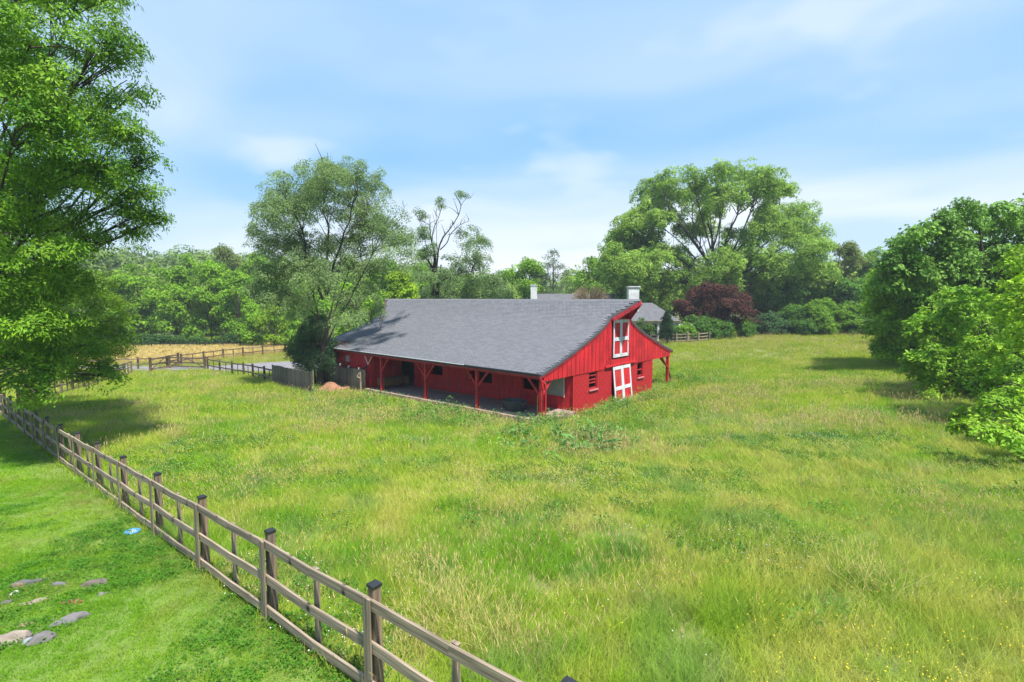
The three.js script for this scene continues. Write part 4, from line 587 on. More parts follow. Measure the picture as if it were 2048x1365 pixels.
{ // trees across the hay field and behind the barn, each of its own height, width and tone
  const rows = [
    [272, 522, 110, 82, 'bright', 'tall light green rounded tree left of the others beyond the hay field', 16], [345, 535, 95, 80, 'bright', 'light green tree with a paler flat top second in the row beyond the hay field', 14], [418, 524, 105, 81, 'bright', 'light green broad tree in the middle of the row beyond the hay field', 16], [470, 545, 70, 79, 'bright', 'shorter light green tree right of the broad middle tree', 12], [505, 512, 90, 86, 'mid', 'mid green tree at the left edge of the airy tree crown', 14],
    [560, 520, 90, 84, 'mid', 'mid green tree seen through the left of the airy tree', 14], [445, 492, 90, 97, 'olive', 'olive topped tree rising behind the light green row', 12], [375, 505, 70, 100, 'mid', 'smaller mid green crown rising left of the olive topped tree', 10], [230, 560, 60, 84, 'mid', 'mid green tree next to the feathery young tree', 10],
    [620, 545, 90, 76, 'mid', 'mid green tree behind the forked trunk', 12], [700, 570, 80, 66, 'bright', 'light green tree low behind the barn roof corner', 12], [800, 543, 110, 64, 'lime', 'vivid yellow-green round tree behind the barn ridge', 14], [770, 520, 90, 80, 'mid', 'mid green tree left of the half-dead tree', 12], [840, 530, 80, 84, 'mid', 'dull green tree directly behind the half-dead trunk', 12],
    [1052, 520, 105, 92, 'bright', 'round light green tree behind the left chimney', 14], [1000, 545, 70, 96, 'grey', 'grey-green tree between the half-dead tree and the left chimney', 10], [1180, 517, 80, 100, 'mid', 'mid green round tree behind the middle of the house roof', 12], [1240, 540, 60, 96, 'mid', 'small mid green tree above the right chimney', 10],
    [1690, 490, 100, 88, 'olive', 'olive grey tree right of the giant maple', 14], [1745, 497, 80, 92, 'mid', 'dull mid green tree at the far right corner of the field', 12], [1770, 520, 80, 84, 'grey', 'grey-green tree beside the right-hand wood edge', 12], [1640, 540, 110, 84, 'mid', 'mid green tree under the right side of the maple', 14], [1560, 560, 110, 83, 'deep', 'dark green tree behind the red maple', 14], [1700, 560, 100, 80, 'deep', 'dark green dense tree at the end of the hedge', 14],
    [100, 520, 120, 70, 'mid', 'mid green tree half hidden behind the oak', 12], [20, 530, 120, 66, 'deep', 'dark green tree behind the oak trunk', 12], [1330, 560, 90, 92, 'bright', 'yellow-green tree behind the house wing', 12],
  ];
  rows.forEach(([px, ty, w, d, k, label, n], i) => { const [b, L] = auto(px, ty, w * 1.12, d, 100 + i, n); tree('broadleaf_tree', label, 'tree', b, L, F(k, bigFar({ seed: 20 + i, r: 0.32, bark: i % 3 ? M.bark : M.barkGrey }))); });
  const px = [[1105, 508], [1095, 530], [1118, 545], [1100, 560], [1085, 565], [1122, 575], [1105, 590]].map(([x, y], i) => LB(x, y, i < 1 ? 14 : 24, 90, 0.6)), b = at(1105, 640, 90);
  tree('pine_tree', 'pale feathery pine behind the house roof', 'tree', [b.x, b.z], px, F('grey', { c1: [0.11, 0.175, 0.075], c2: [0.19, 0.27, 0.12], seed: 60, geo: SP_.needle, size: 1.9, dens: 0.8, gap: 0.36, gapF: 0.4, r: 0.3, bark: M.barkGrey, twigs: 4 }));
}
{ // bushes in the shade at the foot of that wood
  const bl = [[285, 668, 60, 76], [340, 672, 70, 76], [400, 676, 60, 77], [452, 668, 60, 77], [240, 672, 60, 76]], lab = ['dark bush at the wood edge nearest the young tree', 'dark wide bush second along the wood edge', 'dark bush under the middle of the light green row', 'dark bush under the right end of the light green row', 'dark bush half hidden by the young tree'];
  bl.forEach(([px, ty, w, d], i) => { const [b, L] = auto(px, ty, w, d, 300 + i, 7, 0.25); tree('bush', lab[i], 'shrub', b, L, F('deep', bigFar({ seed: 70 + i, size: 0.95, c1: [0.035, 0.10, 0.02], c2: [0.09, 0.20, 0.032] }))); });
  [[500, 612, 70, 74, 'bright', 'vivid light green bush under the airy tree, left'], [545, 618, 66, 72, 'lime', 'vivid light green bush under the airy tree, right'], [590, 640, 60, 66, 'mid', 'mid green bush behind the juniper'], [690, 630, 60, 56, 'mid', 'mid green bush behind the far end of the barn roof'], [740, 600, 70, 58, 'bright', 'light green bush above the far end of the barn roof']].forEach(([px, ty, w, d, k, l], i) => { const [b, L] = auto(px, ty, w, d, 320 + i, 9, 0.2); tree('bush', l, 'shrub', b, L, F(k, bigFar({ seed: 80 + i, size: 0.95, r: 0.12 }))); });
}
{ // the giant maple behind the house
  const d = 82, b = at(1432, 690, d), Ls = [[1430, 345, 30], [1385, 362, 36], [1335, 370, 34], [1300, 392, 34], [1480, 355, 36], [1530, 365, 34], [1560, 385, 28], [1290, 430, 30], [1345, 415, 36], [1400, 395, 36], [1450, 390, 36], [1510, 400, 34], [1262, 450, 30], [1240, 490, 36], [1300, 480, 46], [1250, 540, 46], [1310, 545, 52], [1270, 585, 40], [1355, 500, 42], [1370, 560, 55], [1440, 545, 50], [1500, 520, 50], [1550, 460, 42], [1590, 440, 40], [1620, 470, 34], [1600, 500, 44], [1555, 530, 50], [1610, 550, 44], [1500, 585, 55], [1560, 595, 46], [1225, 510, 22], [1635, 500, 20], [1330, 600, 40], [1430, 610, 50], [1400, 460, 26], [1520, 455, 28], [1470, 470, 24], [1420, 430, 26], [1370, 460, 26], [1450, 510, 28], [1540, 430, 24], [1320, 440, 26]].map(([x, y, r], i) => LB(x, y, r * 1.2, d + (i % 5 - 2) * 2.6, 0.8));
  const lim = (pts, r0, r1) => ({ p: pts.map(([x, y, k]) => at(x, y, d + (k ?? 0))), r0, r1 });
  tree('maple_tree', 'giant spreading maple with many bare limbs showing behind the house', 'tree', [b.x, b.z], Ls, F('mid', { c1: [0.19, 0.33, 0.05], c2: [0.34, 0.50, 0.085], seed: 90, geo: SP_.far, size: 0.95, dens: 1.15, gap: 0.29, gapF: 0.34, r: 0.9, bark: M.bark, puffs: 18, twigs: 6, bare: 0.25, fork: 0.25, axis: [[0, 0, 0], [0, 6, 0], [0.3, 11, 0], [0.2, 14, 0]],
    extra: [lim([[1432, 560], [1425, 500], [1415, 440, 2], [1410, 385, 3]], 0.250, 0.070), lim([[1435, 545], [1450, 490, -2], [1475, 430, -3], [1490, 375, -3]], 0.250, 0.070), lim([[1430, 560], [1400, 500, -2], [1360, 445, -3], [1330, 395, -3]], 0.225, 0.056), lim([[1438, 540], [1485, 490, 1], [1530, 450, 2], [1560, 410, 2]], 0.225, 0.056), lim([[1428, 570], [1380, 530, 2], [1320, 500, 3], [1270, 480, 3]], 0.210, 0.056), lim([[1440, 570], [1500, 540, -2], [1560, 500, -3], [1600, 470, -3]], 0.210, 0.056), lim([[1425, 500], [1440, 430, -2], [1435, 370, -2]], 0.150, 0.042), lim([[1400, 500, -2], [1385, 440], [1380, 390]], 0.125, 0.035), lim([[1475, 430, -3], [1510, 400], [1540, 380]], 0.110, 0.035)] }));
}
{ // left neighbour of the maple
  const [b, L] = auto(1262, 455, 120, 86, 401, 16); tree('broadleaf_tree', 'tall fresh green tree left of the giant maple, behind the chimney', 'tree', b, L, F('mid', bigFar({ seed: 91, c1: [0.10, 0.20, 0.04], c2: [0.175, 0.29, 0.055], r: 0.4 })));
}
{ // red maple, garden shrubs
  const d = 71, b = at(1432, 690, d), Ls = [[1420, 578, 24], [1450, 582, 24], [1395, 590, 26], [1480, 600, 24], [1370, 605, 24], [1420, 605, 34], [1460, 615, 32], [1385, 625, 28], [1430, 630, 30], [1490, 625, 22], [1502, 645, 15], [1360, 625, 18], [1475, 645, 18], [1370, 640, 16], [1445, 650, 18]].map(([x, y, r], i) => LB(x, y, r, d + (i % 3 - 1) * 1.2, 0.62));
  tree('red_maple', 'dark red ornamental maple with a domed crown at the top of the meadow', 'tree', [b.x, b.z], Ls, F('red', { seed: 92, geo: SP_.far, size: 0.75, dens: 0.9, gap: 0.25, gapF: 0.7, r: 0.2, bark: M.barkDark }));
  const sh = (px, ty, w, dd, k, label, seed, e = {}, n = 8) => { const [bb, L] = auto(px, ty, w * 1.15, dd, seed, n + 7, 0.02); tree('shrub', label, 'shrub', bb, L, F(k, { seed, geo: SP_.broad, size: 0.75, dens: 0.95, gap: 0.24, gapF: 0.6, r: 0.08, bark: M.barkDark, ...e })); };
  sh(1395, 634, 60, 69, 'deep', 'dark shrub under the left of the red maple', 501); sh(1440, 640, 60, 69, 'deep', 'dark shrub under the middle of the red maple', 502); sh(1488, 640, 50, 70, 'deep', 'dark shrub under the right of the red maple', 503);
  sh(1535, 628, 75, 73, 'blue', 'dark blue-green hedge shrub right of the red maple', 504, { c2: [0.10, 0.2, 0.06] }); sh(1585, 612, 80, 74, 'deep', 'dark glossy hedge shrub in the middle of the hedge', 505); sh(1640, 600, 90, 73, 'mid', 'tallest light-tipped hedge shrub', 506, {}, 10); sh(1692, 612, 80, 73, 'mid', 'mid green hedge shrub right of the tallest one', 507); sh(1735, 625, 70, 72, 'deep', 'dark hedge shrub in the right corner of the field', 508, {}); sh(1612, 640, 60, 71, 'deep', 'low dark shrub in front of the hedge', 509);
  sh(1292, 640, 46, 62, 'deep', 'bushy green shrub at the left of the house porch', 510, { c2: [0.13, 0.2, 0.07] }); sh(1372, 648, 46, 66.5, 'mid', 'pale green bush in front of the white wall', 513); sh(1352, 655, 34, 66.5, 'deep', 'dark low bush between the conical evergreen and the pale green bush', 515);
  const cl = []; for (let i = 0; i < 9; i++) cl.push(LB(1334 + (i % 3 - 1) * 3, 672 - i * 5.8, 15 - i * 1.15, 63.5, 1.0)); const cb = at(1334, 690, 63.5);
  tree('conifer_shrub', 'dark conical evergreen shrub in front of the house wing', 'shrub', [cb.x, cb.z], cl, F('deep', { seed: 511, geo: SP_.juniper, size: 0.6, dens: 3.2, gap: 0.1, gapF: 1, r: 0.08, c1: [0.025, 0.07, 0.03], c2: [0.06, 0.13, 0.045] }));
  // twiggy dome-shaped bush in front of the main roof
  const tb = at(1180, 640, 60), tw = thing('twiggy_bush', 'sparse twiggy dome-shaped bush in front of the house roof', 'shrub', [tb.x, gy(tb.x, tb.z), tb.z]), R = rng(512), gs = [], y0 = at(1180, 604, 60).y - tw.position.y;
  for (let i = 0; i < 420; i++) { const a = R() * 6.283, e = Math.acos(R() * 0.9) , w = Math.sin(e), rr = 2.6 * (0.8 + R() * 0.25); const tip = V(Math.cos(a) * w * rr, y0 - 0.2 + Math.cos(e) * rr * 0.95, Math.sin(a) * w * rr * 0.8), c = V(Math.cos(a) * 0.15, y0 - 1.2 + R() * 0.4, Math.sin(a) * 0.15); gs.push(tube([c, c.clone().lerp(tip, 0.55).add(V((R() - 0.5) * 0.3, 0.2, (R() - 0.5) * 0.3)), tip], 0.03, 0.012, 4, 3)); }
  gs.push(tube([V(0, -0.3, 0), V(0.05, y0 * 0.5, 0), V(0, y0 - 0.9, 0)], 0.16, 0.1, 7)); part('branches', mergeGeometries(gs), std(RGB(0.20, 0.145, 0.09), { roughness: 1 }), tw);
  crown(tw, [[tb.x, tw.position.y + y0 + 0.9, tb.z, 2.0, 0.8]], F('olive', { seed: 514, geo: SP_.fine, size: 0.6, dens: 0.22, gap: 0.3, gapF: 0.8, c1: [0.12, 0.13, 0.05], c2: [0.19, 0.19, 0.08] }), 'foliage');
}
{ // edge of the wood on the right
  const gl = (a, d) => a.map(([x, y, r], i) => LB(x, y, r, d + (i % 4 - 1.5) * 0.9, 0.8));
  const darkL = gl([[1870, 450, 40], [1925, 440, 45], [1985, 445, 45], [2040, 430, 45], [1830, 490, 44], [1900, 500, 60], [1975, 510, 60], [2050, 500, 60], [1815, 535, 40], [1860, 560, 55], [1935, 570, 60], [2010, 570, 60], [2090, 560, 80], [1845, 610, 50], [1910, 640, 60], [1800, 500, 30], [1790, 530, 34], [1780, 560, 30], [1960, 620, 60], [1880, 540, 50]], 36);
  const db = at(1950, 700, 36);
  tree('mulberry_tree', 'tall dark glossy green tree standing highest along the right edge', 'tree', [db.x, db.z], darkL, F('deep', { c1: [0.10, 0.24, 0.035], c2: [0.28, 0.49, 0.065], seed: 120, geo: SP_.broad, mat: M.leafGloss, size: 0.85, dens: 1.6, gap: 0.28, gapF: 0.6, r: 0.35, bark: M.barkDark, puffs: 11 }));
  const midL = gl([[1800, 560, 36], [1770, 590, 34], [1820, 600, 44], [1775, 635, 40], [1830, 650, 50], [1790, 680, 44], [1850, 690, 46], [1815, 720, 36], [1800, 650, 46], [1850, 740, 36], [1762, 560, 26], [1755, 610, 28], [1752, 655, 26], [1768, 700, 28], [1800, 745, 28], [1840, 770, 34], [1820, 520, 40], [1880, 660, 50]], 40), mb = at(1820, 745, 40);
  tree('broadleaf_tree', 'mid green bushy tree at the right edge where the field narrows', 'tree', [mb.x, mb.z], midL, F('mid', { c1: [0.18, 0.37, 0.022], c2: [0.38, 0.60, 0.035], seed: 121, geo: SP_.broad, size: 0.8, dens: 1.6, gap: 0.28, gapF: 0.7, r: 0.18, bark: M.barkDark }));
  const limeL = gl([[1930, 605, 46], [1900, 640, 44], [1960, 645, 55], [1905, 690, 46], [1960, 700, 60], [1875, 745, 42], [1925, 760, 50], [1850, 775, 30], [1990, 760, 60], [1900, 800, 40], [1960, 810, 44], [2020, 700, 60], [1870, 700, 30], [1890, 590, 24], [1990, 600, 34], [1880, 640, 44], [1850, 720, 40], [1850, 660, 34], [1930, 840, 44], [1985, 850, 44], [1870, 800, 36], [1835, 740, 26], [2020, 640, 50]], 27), lb = at(1950, 850, 27);
  tree('beech_tree', 'light yellow-green tree with layered sprays leaning over the meadow', 'tree', [lb.x, lb.z], limeL, F('lime', { c1: [0.13, 0.30, 0.013], c2: [0.36, 0.57, 0.028], seed: 122, geo: SP_.beech, mat: M.leafGloss, size: 0.78, dens: 1.25, gap: 0.36, gapF: 0.95, r: 0.14, bark: M.barkDark, puffs: 11, twigs: 7 }));
  const nearL = gl([[2060, 600, 70], [2080, 520, 60], [2030, 540, 30], [2040, 660, 50], [2090, 700, 80], [2035, 760, 44], [2080, 790, 70], [2010, 815, 34], [1965, 835, 26], [1925, 832, 16],  [2065, 640, 60], [2020, 830, 40], [2000, 780, 40], [2030, 600, 50], [2020, 700, 46]], 21), nb = at(2090, 960, 21);
  tree('beech_tree', 'brightest yellow-green tree cut off by the right edge of the view', 'tree', [nb.x, nb.z], nearL, F('lime', { c1: [0.16, 0.35, 0.013], c2: [0.42, 0.61, 0.026], seed: 123, geo: SP_.beech, mat: M.leafGloss, size: 0.74, dens: 1.25, gap: 0.36, gapF: 1.0, r: 0.15, bark: M.barkDark, puffs: 11, twigs: 7 }));
  const lowL = gl([[1962, 866, 26], [1930, 858, 16], [1995, 846, 36], [2030, 815, 44], [2005, 880, 34], [2050, 880, 46], [2035, 915, 30], [2075, 800, 60], [2090, 900, 60], [2060, 850, 44], [2070, 940, 36], [1985, 812, 26], [2020, 770, 34]], 15.8), wb = [18.2, -15.6];
  tree('beech_tree', 'low young yellow-green tree with level sprays at the lower right edge', 'tree', wb, lowL, F('lime', { c1: [0.15, 0.34, 0.013], c2: [0.38, 0.58, 0.026], seed: 124, geo: SP_.beech, mat: M.leafGloss, size: 0.62, dens: 1.3, gap: 0.36, gapF: 1.2, r: 0.08, bark: M.barkDark, puffs: 11, twigs: 6 }));
  const under = [[1790, 730, 30, 43], [1830, 775, 34, 33], [1900, 840, 50, 28], [1985, 880, 60, 25], [2060, 930, 60, 22]];
  const ul = ['dark low bush farthest up the right wood edge', 'dark low bush below the mid green tree at right', 'dark low bush under the left of the layered tree', 'dark low bush under the right of the layered tree', 'dark low bush at the right edge of the view'];
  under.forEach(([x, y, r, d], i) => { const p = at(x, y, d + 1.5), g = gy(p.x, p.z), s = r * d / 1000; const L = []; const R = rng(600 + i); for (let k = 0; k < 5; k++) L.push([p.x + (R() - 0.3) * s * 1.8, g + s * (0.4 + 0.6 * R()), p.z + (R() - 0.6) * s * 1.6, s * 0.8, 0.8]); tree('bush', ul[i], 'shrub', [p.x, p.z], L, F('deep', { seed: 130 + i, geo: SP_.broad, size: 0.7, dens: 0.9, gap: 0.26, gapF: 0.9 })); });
  // trees behind, closing the right edge
  [[1960, 560, 120, 46, 'deep', 'dark tree behind the layered yellow-green tree'], [2080, 520, 160, 40, 'deep', 'dark tree behind the right edge of the view'], [1800, 585, 70, 56, 'deep', 'dark tree behind the mid green bushy tree']].forEach(([px, ty, w, d, k, l], i) => { const [b, L] = auto(px, ty, w, d, 700 + i, 12, 0.05); tree('broadleaf_tree', l, 'tree', b, L, F(k, { seed: 140 + i, geo: SP_.broad, size: 1.0, dens: 0.8, gap: 0.22, gapF: 0.5, r: 0.25, bark: M.barkDark })); });
}
{ // the distant wood, one mass
  const R = rng(900), holder = { position: V(0, 0, 0), add(o) { this.m = o; } }, lobes = [];
  for (let i = 0; i < 330; i++) { const az = lerp(-1.25, 1.25, R()), d = 105 + Math.pow(R(), 0.8) * 75, x = Math.sin(az) * d * 1.15, z = -Math.cos(az) * d, H = 8 + R() * 5 + (d - 105) * 0.045, g = gy(x, z); if (z > -60) continue; lobes.push([x, g + H * 0.72, z, 3.8 + R() * 1.6, 0.85], [x + R() * 3, g + H * 0.35, z + R() * 3, 4.2, 0.9]); }
  crown(holder, lobes, F('mid', { c1: [0.17, 0.28, 0.045], c2: [0.31, 0.44, 0.075], seed: 901, geo: SP_.far, size: 2.1, dens: 0.62, gap: 0.2, gapF: 0.2 }));
  const w = holder.m; w.name = 'distant_wood'; w.userData = { kind: 'stuff', label: 'hazy distant wood closing the horizon behind every other tree', category: 'wood' }; scene.add(w);
  const ridge = []; for (let i = 0; i < 200; i++) { const az = -0.9 + R() * 0.75, d = 175 + R() * 60, x = Math.sin(az) * d, z = -Math.cos(az) * d; ridge.push([x, 12.5 + R() * 4 - (az + 0.9) * 2, z, 6 + R() * 2, 0.8], [x, 6, z, 7, 0.9]); }
  const h2 = { position: V(0, 0, 0), add(o) { this.m = o; } }; crown(h2, ridge, F('mid', { c1: [0.14, 0.24, 0.055], c2: [0.25, 0.36, 0.08], seed: 902, geo: SP_.far, size: 3.0, dens: 0.6, gap: 0.15, gapF: 0.15 })); h2.m.name = 'wooded_ridge'; h2.m.userData = { kind: 'stuff', label: 'bluish wooded ridge on the skyline at far left', category: 'wood' }; scene.add(h2.m);
}
// ---------------------------------------------------------------- grass and meadow plants
function tuft(o) { // o: n blades, R spread, h, w, bend, seed, segs
  const r = rng(o.seed), pos = [], col = [], idx = [];
  for (let i = 0; i < o.n; i++) {
    const a = r() * 6.283, d = Math.sqrt(r()) * o.R, x = Math.cos(a) * d, z = Math.sin(a) * d, b = r() * 6.283, h = o.h * (0.5 + r() * 0.6), w = o.w * (0.7 + r() * 0.6), bd = o.bend * (0.3 + r() * 0.9) * h, dx = Math.cos(b), dz = Math.sin(b), s = 0.9 + r() * 0.2, t = r() * 6.283, wx = Math.cos(t), wz = Math.sin(t), S = o.segs ?? 3, k = pos.length / 3;
    for (let j = 0; j <= S; j++) { const f = j / S, e = bd * f * f, ww = w * (1 - f * f * 0.9) / 2, y = h * (f - 0.25 * f * f * o.bend), c = s * (0.94 + 0.08 * f); for (const q of [-1, 1]) { pos.push(x + dx * e + wx * ww * q, y, z + dz * e + wz * ww * q); col.push(c, c, c); } if (j) { const m = k + j * 2; idx.push(m - 2, m - 1, m, m, m - 1, m + 1); } }
    if (o.head) { const tx = x + dx * bd, ty = h * (1 - 0.25 * o.bend), tz = z + dz * bd, hl = o.head, hw = o.headW, m = pos.length / 3, L = V(dx * 0.45, 0.8, dz * 0.45).normalize(); for (const q of [0, 1]) { const sx = q ? dz : wx, sz = q ? -dx : wz, kk = pos.length / 3; for (const [u, v] of [[-0.15, 0], [0.35, 0.5], [0.35, -0.5], [1, 0]]) { pos.push(tx + L.x * hl * u + sx * hw * v, ty + L.y * hl * u, tz + L.z * hl * u + sz * hw * v); col.push(s * 1.04, s, s * 0.95); } idx.push(kk, kk + 1, kk + 2, kk + 2, kk + 1, kk + 3); } }
  }
  const g = new THREE.BufferGeometry(); g.setAttribute('position', new THREE.Float32BufferAttribute(pos, 3)); g.setAttribute('color', new THREE.Float32BufferAttribute(col, 3)); g.setIndex(idx); g.computeVertexNormals(); return g;
}
const G = {
  nearA: tuft({ n: 34, R: 0.18, h: 0.27, w: 0.0058, bend: 0.9, seed: 1 }), nearB: tuft({ n: 26, R: 0.18, h: 0.34, w: 0.0055, bend: 0.75, seed: 2 }), midA: tuft({ n: 28, R: 0.24, h: 0.31, w: 0.0095, bend: 0.8, seed: 3 }), farA: tuft({ n: 24, R: 0.42, h: 0.36, w: 0.026, bend: 0.8, seed: 4, segs: 2 }),
  seed: tuft({ n: 12, R: 0.2, h: 0.58, w: 0.0032, bend: 0.55, seed: 5, segs: 2, head: 0.10, headW: 0.010 }), seedFar: tuft({ n: 12, R: 0.4, h: 0.62, w: 0.007, bend: 0.5, seed: 6, segs: 2, head: 0.12, headW: 0.018 }),
  lawn: tuft({ n: 26, R: 0.12, h: 0.075, w: 0.006, bend: 1.0, seed: 7, segs: 2 }), lawnFar: tuft({ n: 24, R: 0.22, h: 0.09, w: 0.011, bend: 1.0, seed: 8, segs: 2 }),
  hay: tuft({ n: 22, R: 0.5, h: 0.62, w: 0.03, bend: 0.4, seed: 9, segs: 2, head: 0.2, headW: 0.06 }),
};
const leafy = (n, R, H, len, wid, seed, up = 0.8) => sprig({ n, r: [R, H, R], len, wid, up, droop: -0.1, seed }).translate(0, H * 0.9, 0);
G.clover = leafy(40, 0.2, 0.05, 0.035, 0.035, 21, 2.2); G.weed = leafy(40, 0.18, 0.2, 0.10, 0.04, 22, 0.6); G.weedBroad = leafy(26, 0.24, 0.2, 0.2, 0.1, 23, 0.9);
const flower = (n, R, h, r, seed) => { const q = rng(seed), gs = []; for (let i = 0; i < n; i++) { const a = q() * 6.283, d = Math.sqrt(q()) * R; gs.push(tint(new THREE.IcosahedronGeometry(r * (0.8 + q() * 0.4), 0).scale(1, 0.7, 1).translate(Math.cos(a) * d, h * (0.7 + q() * 0.5), Math.sin(a) * d), RGB(1, 1, 1))); } return mergeGeometries(gs); };
G.butter = flower(4, 0.35, 0.3, 0.0085, 31); G.white = flower(5, 0.35, 0.17, 0.008, 32);

const patch = (x, z, f, s) => fbm(x * f + s, z * f - s, s, 3);
// tall, rank growth around the barn and along the wood; 0..1
const rank = (x, z) => { const [u, v] = uvOf(x, z); const du = u < 0 ? -u : u > W ? u - W : 0, dv = v < 0 ? -v : v > L ? v - L : 0; return 1 - sstep(1.5, 6.5, Math.hypot(du * 0.9, dv) + (patch(x, z, 0.25, 5) - 0.5) * 5); };
const inBarn = (x, z) => { const [u, v] = uvOf(x, z); return (u > -0.15 && u < U1 + 0.1 && v > 0.35 && v < L) || (u > U1 - 0.12 && u < W - U1 + 0.12 && v > -0.12 && v < L) || (u > W - U1 && u < W + 0.1 && v > 0.9 && v < L); };
const inHay = (x, z) => x < -16 && z < -54 && inside(x, z, [[-36.0, -56.0], [-35.2, -58.5], [-33, -62.6], [-29.6, -66.5], [-18, -80], [-62, -72], [-62, -57]]);
function inside(x, z, P) { let c = false; for (let i = 0, j = P.length - 1; i < P.length; j = i++) if ((P[i][1] > z) !== (P[j][1] > z) && x < (P[j][0] - P[i][0]) * (z - P[i][1]) / (P[j][1] - P[i][1]) + P[i][0]) c = !c; return c; }
const meadow = (x, z) => lawnS(x, z) < 0.05 && !inBarn(x, z) && !inDrive(x, z) && !inHay(x, z);
function scatter(seed, bands, ok) { // bands: [near, far, per square metre]; returns places in the wedge that can be seen, a bit beyond its sides
  const r = rng(seed), out = [];
  for (const [a, b, n] of bands) { const w = (d) => d * 1.16 + 3.5, area = (b - a) * (w(a) + w(b)), N = Math.round(area * n); for (let i = 0; i < N; i++) { const d = Math.sqrt(a * a + r() * (b * b - a * a)), x = (r() * 2 - 1) * w(d), z = -d; if (x < -68 || x > 72) continue; const k = ok(x, z, d, r); if (k) out.push([x, z, d, k, r(), r(), r()]); } }
  return out;
}
function plant(name, label, cat, list, geo, mat, f) { // f(place) -> [scale, heightScale, r, g, b, lift]
  const im = new THREE.InstancedMesh(geo, mat, list.length), m = new THREE.Matrix4(), q = new THREE.Quaternion(), e = new THREE.Euler(), c = new THREE.Color();
  list.forEach((p, i) => { const [s, h, r, g, b, dy] = f(p); e.set((p[5] - 0.5) * 0.25, p[4] * 6.283, (p[6] - 0.5) * 0.25); q.setFromEuler(e); m.compose(V(p[0], gy(p[0], p[1]) - 0.015 + (dy ?? 0), p[1]), q, V(s, h, s)); im.setMatrixAt(i, m); im.setColorAt(i, c.setRGB(r, g, b)); });
  im.name = numbered(name); im.userData = { kind: 'stuff', label, category: cat }; im.castShadow = im.receiveShadow = true; scene.add(im); return im;
}
const mix3 = (a, b, t) => [lerp(a[0], b[0], t), lerp(a[1], b[1], t), lerp(a[2], b[2], t)];
const GC = { lush: [0.21, 0.41, 0.024], mid: [0.38, 0.50, 0.036], dry: [0.54, 0.52, 0.135], blue: [0.21, 0.36, 0.085], olive: [0.38, 0.40, 0.035] };
function meadowTone(x, z, j) { const a = patch(x, z, 0.22, 11), b = patch(x, z, 0.7, 17), c = patch(x, z, 0.11, 23); let k = mix3(GC.lush, GC.mid, sstep(0.28, 0.54, a * 0.6 + b * 0.4)); k = mix3(k, GC.dry, sstep(0.46, 0.66, b * 0.45 + c * 0.55) * 0.62); const f = patch(x, z, 1.5, 37), g = patch(x, z, 3.6, 43); k = mix3(k, GC.dry, sstep(0.50, 0.66, f * 0.65 + g * 0.35) * 0.55); k = mix3(k, GC.lush, sstep(0.52, 0.40, f * 0.4 + g * 0.6) * 0.5); k = mix3(k, GC.blue, sstep(0.60, 0.72, patch(x, z, 0.9, 31)) * 0.6); k = mix3(k, GC.olive, sstep(32, 60, -z) * 0.45); const s = 0.82 + j * 0.36; return k.map((v) => v * s); }
const barnEdge = (x, z) => { const [u, v] = uvOf(x, z); const q = Math.hypot(Math.max(0, -u, u - W), Math.max(0, -v, v - L)); return (u < 0 && v > 0 ? 0.42 : 0.6) + (u < 0 && v > 0 ? 0.58 : 0.4) * sstep(0.3, 2.4, q); };
const hMap = (x, z) => (0.72 + 0.75 * patch(x, z, 0.45, 41)) * (1 + 0.2 * rank(x, z)) * barnEdge(x, z);
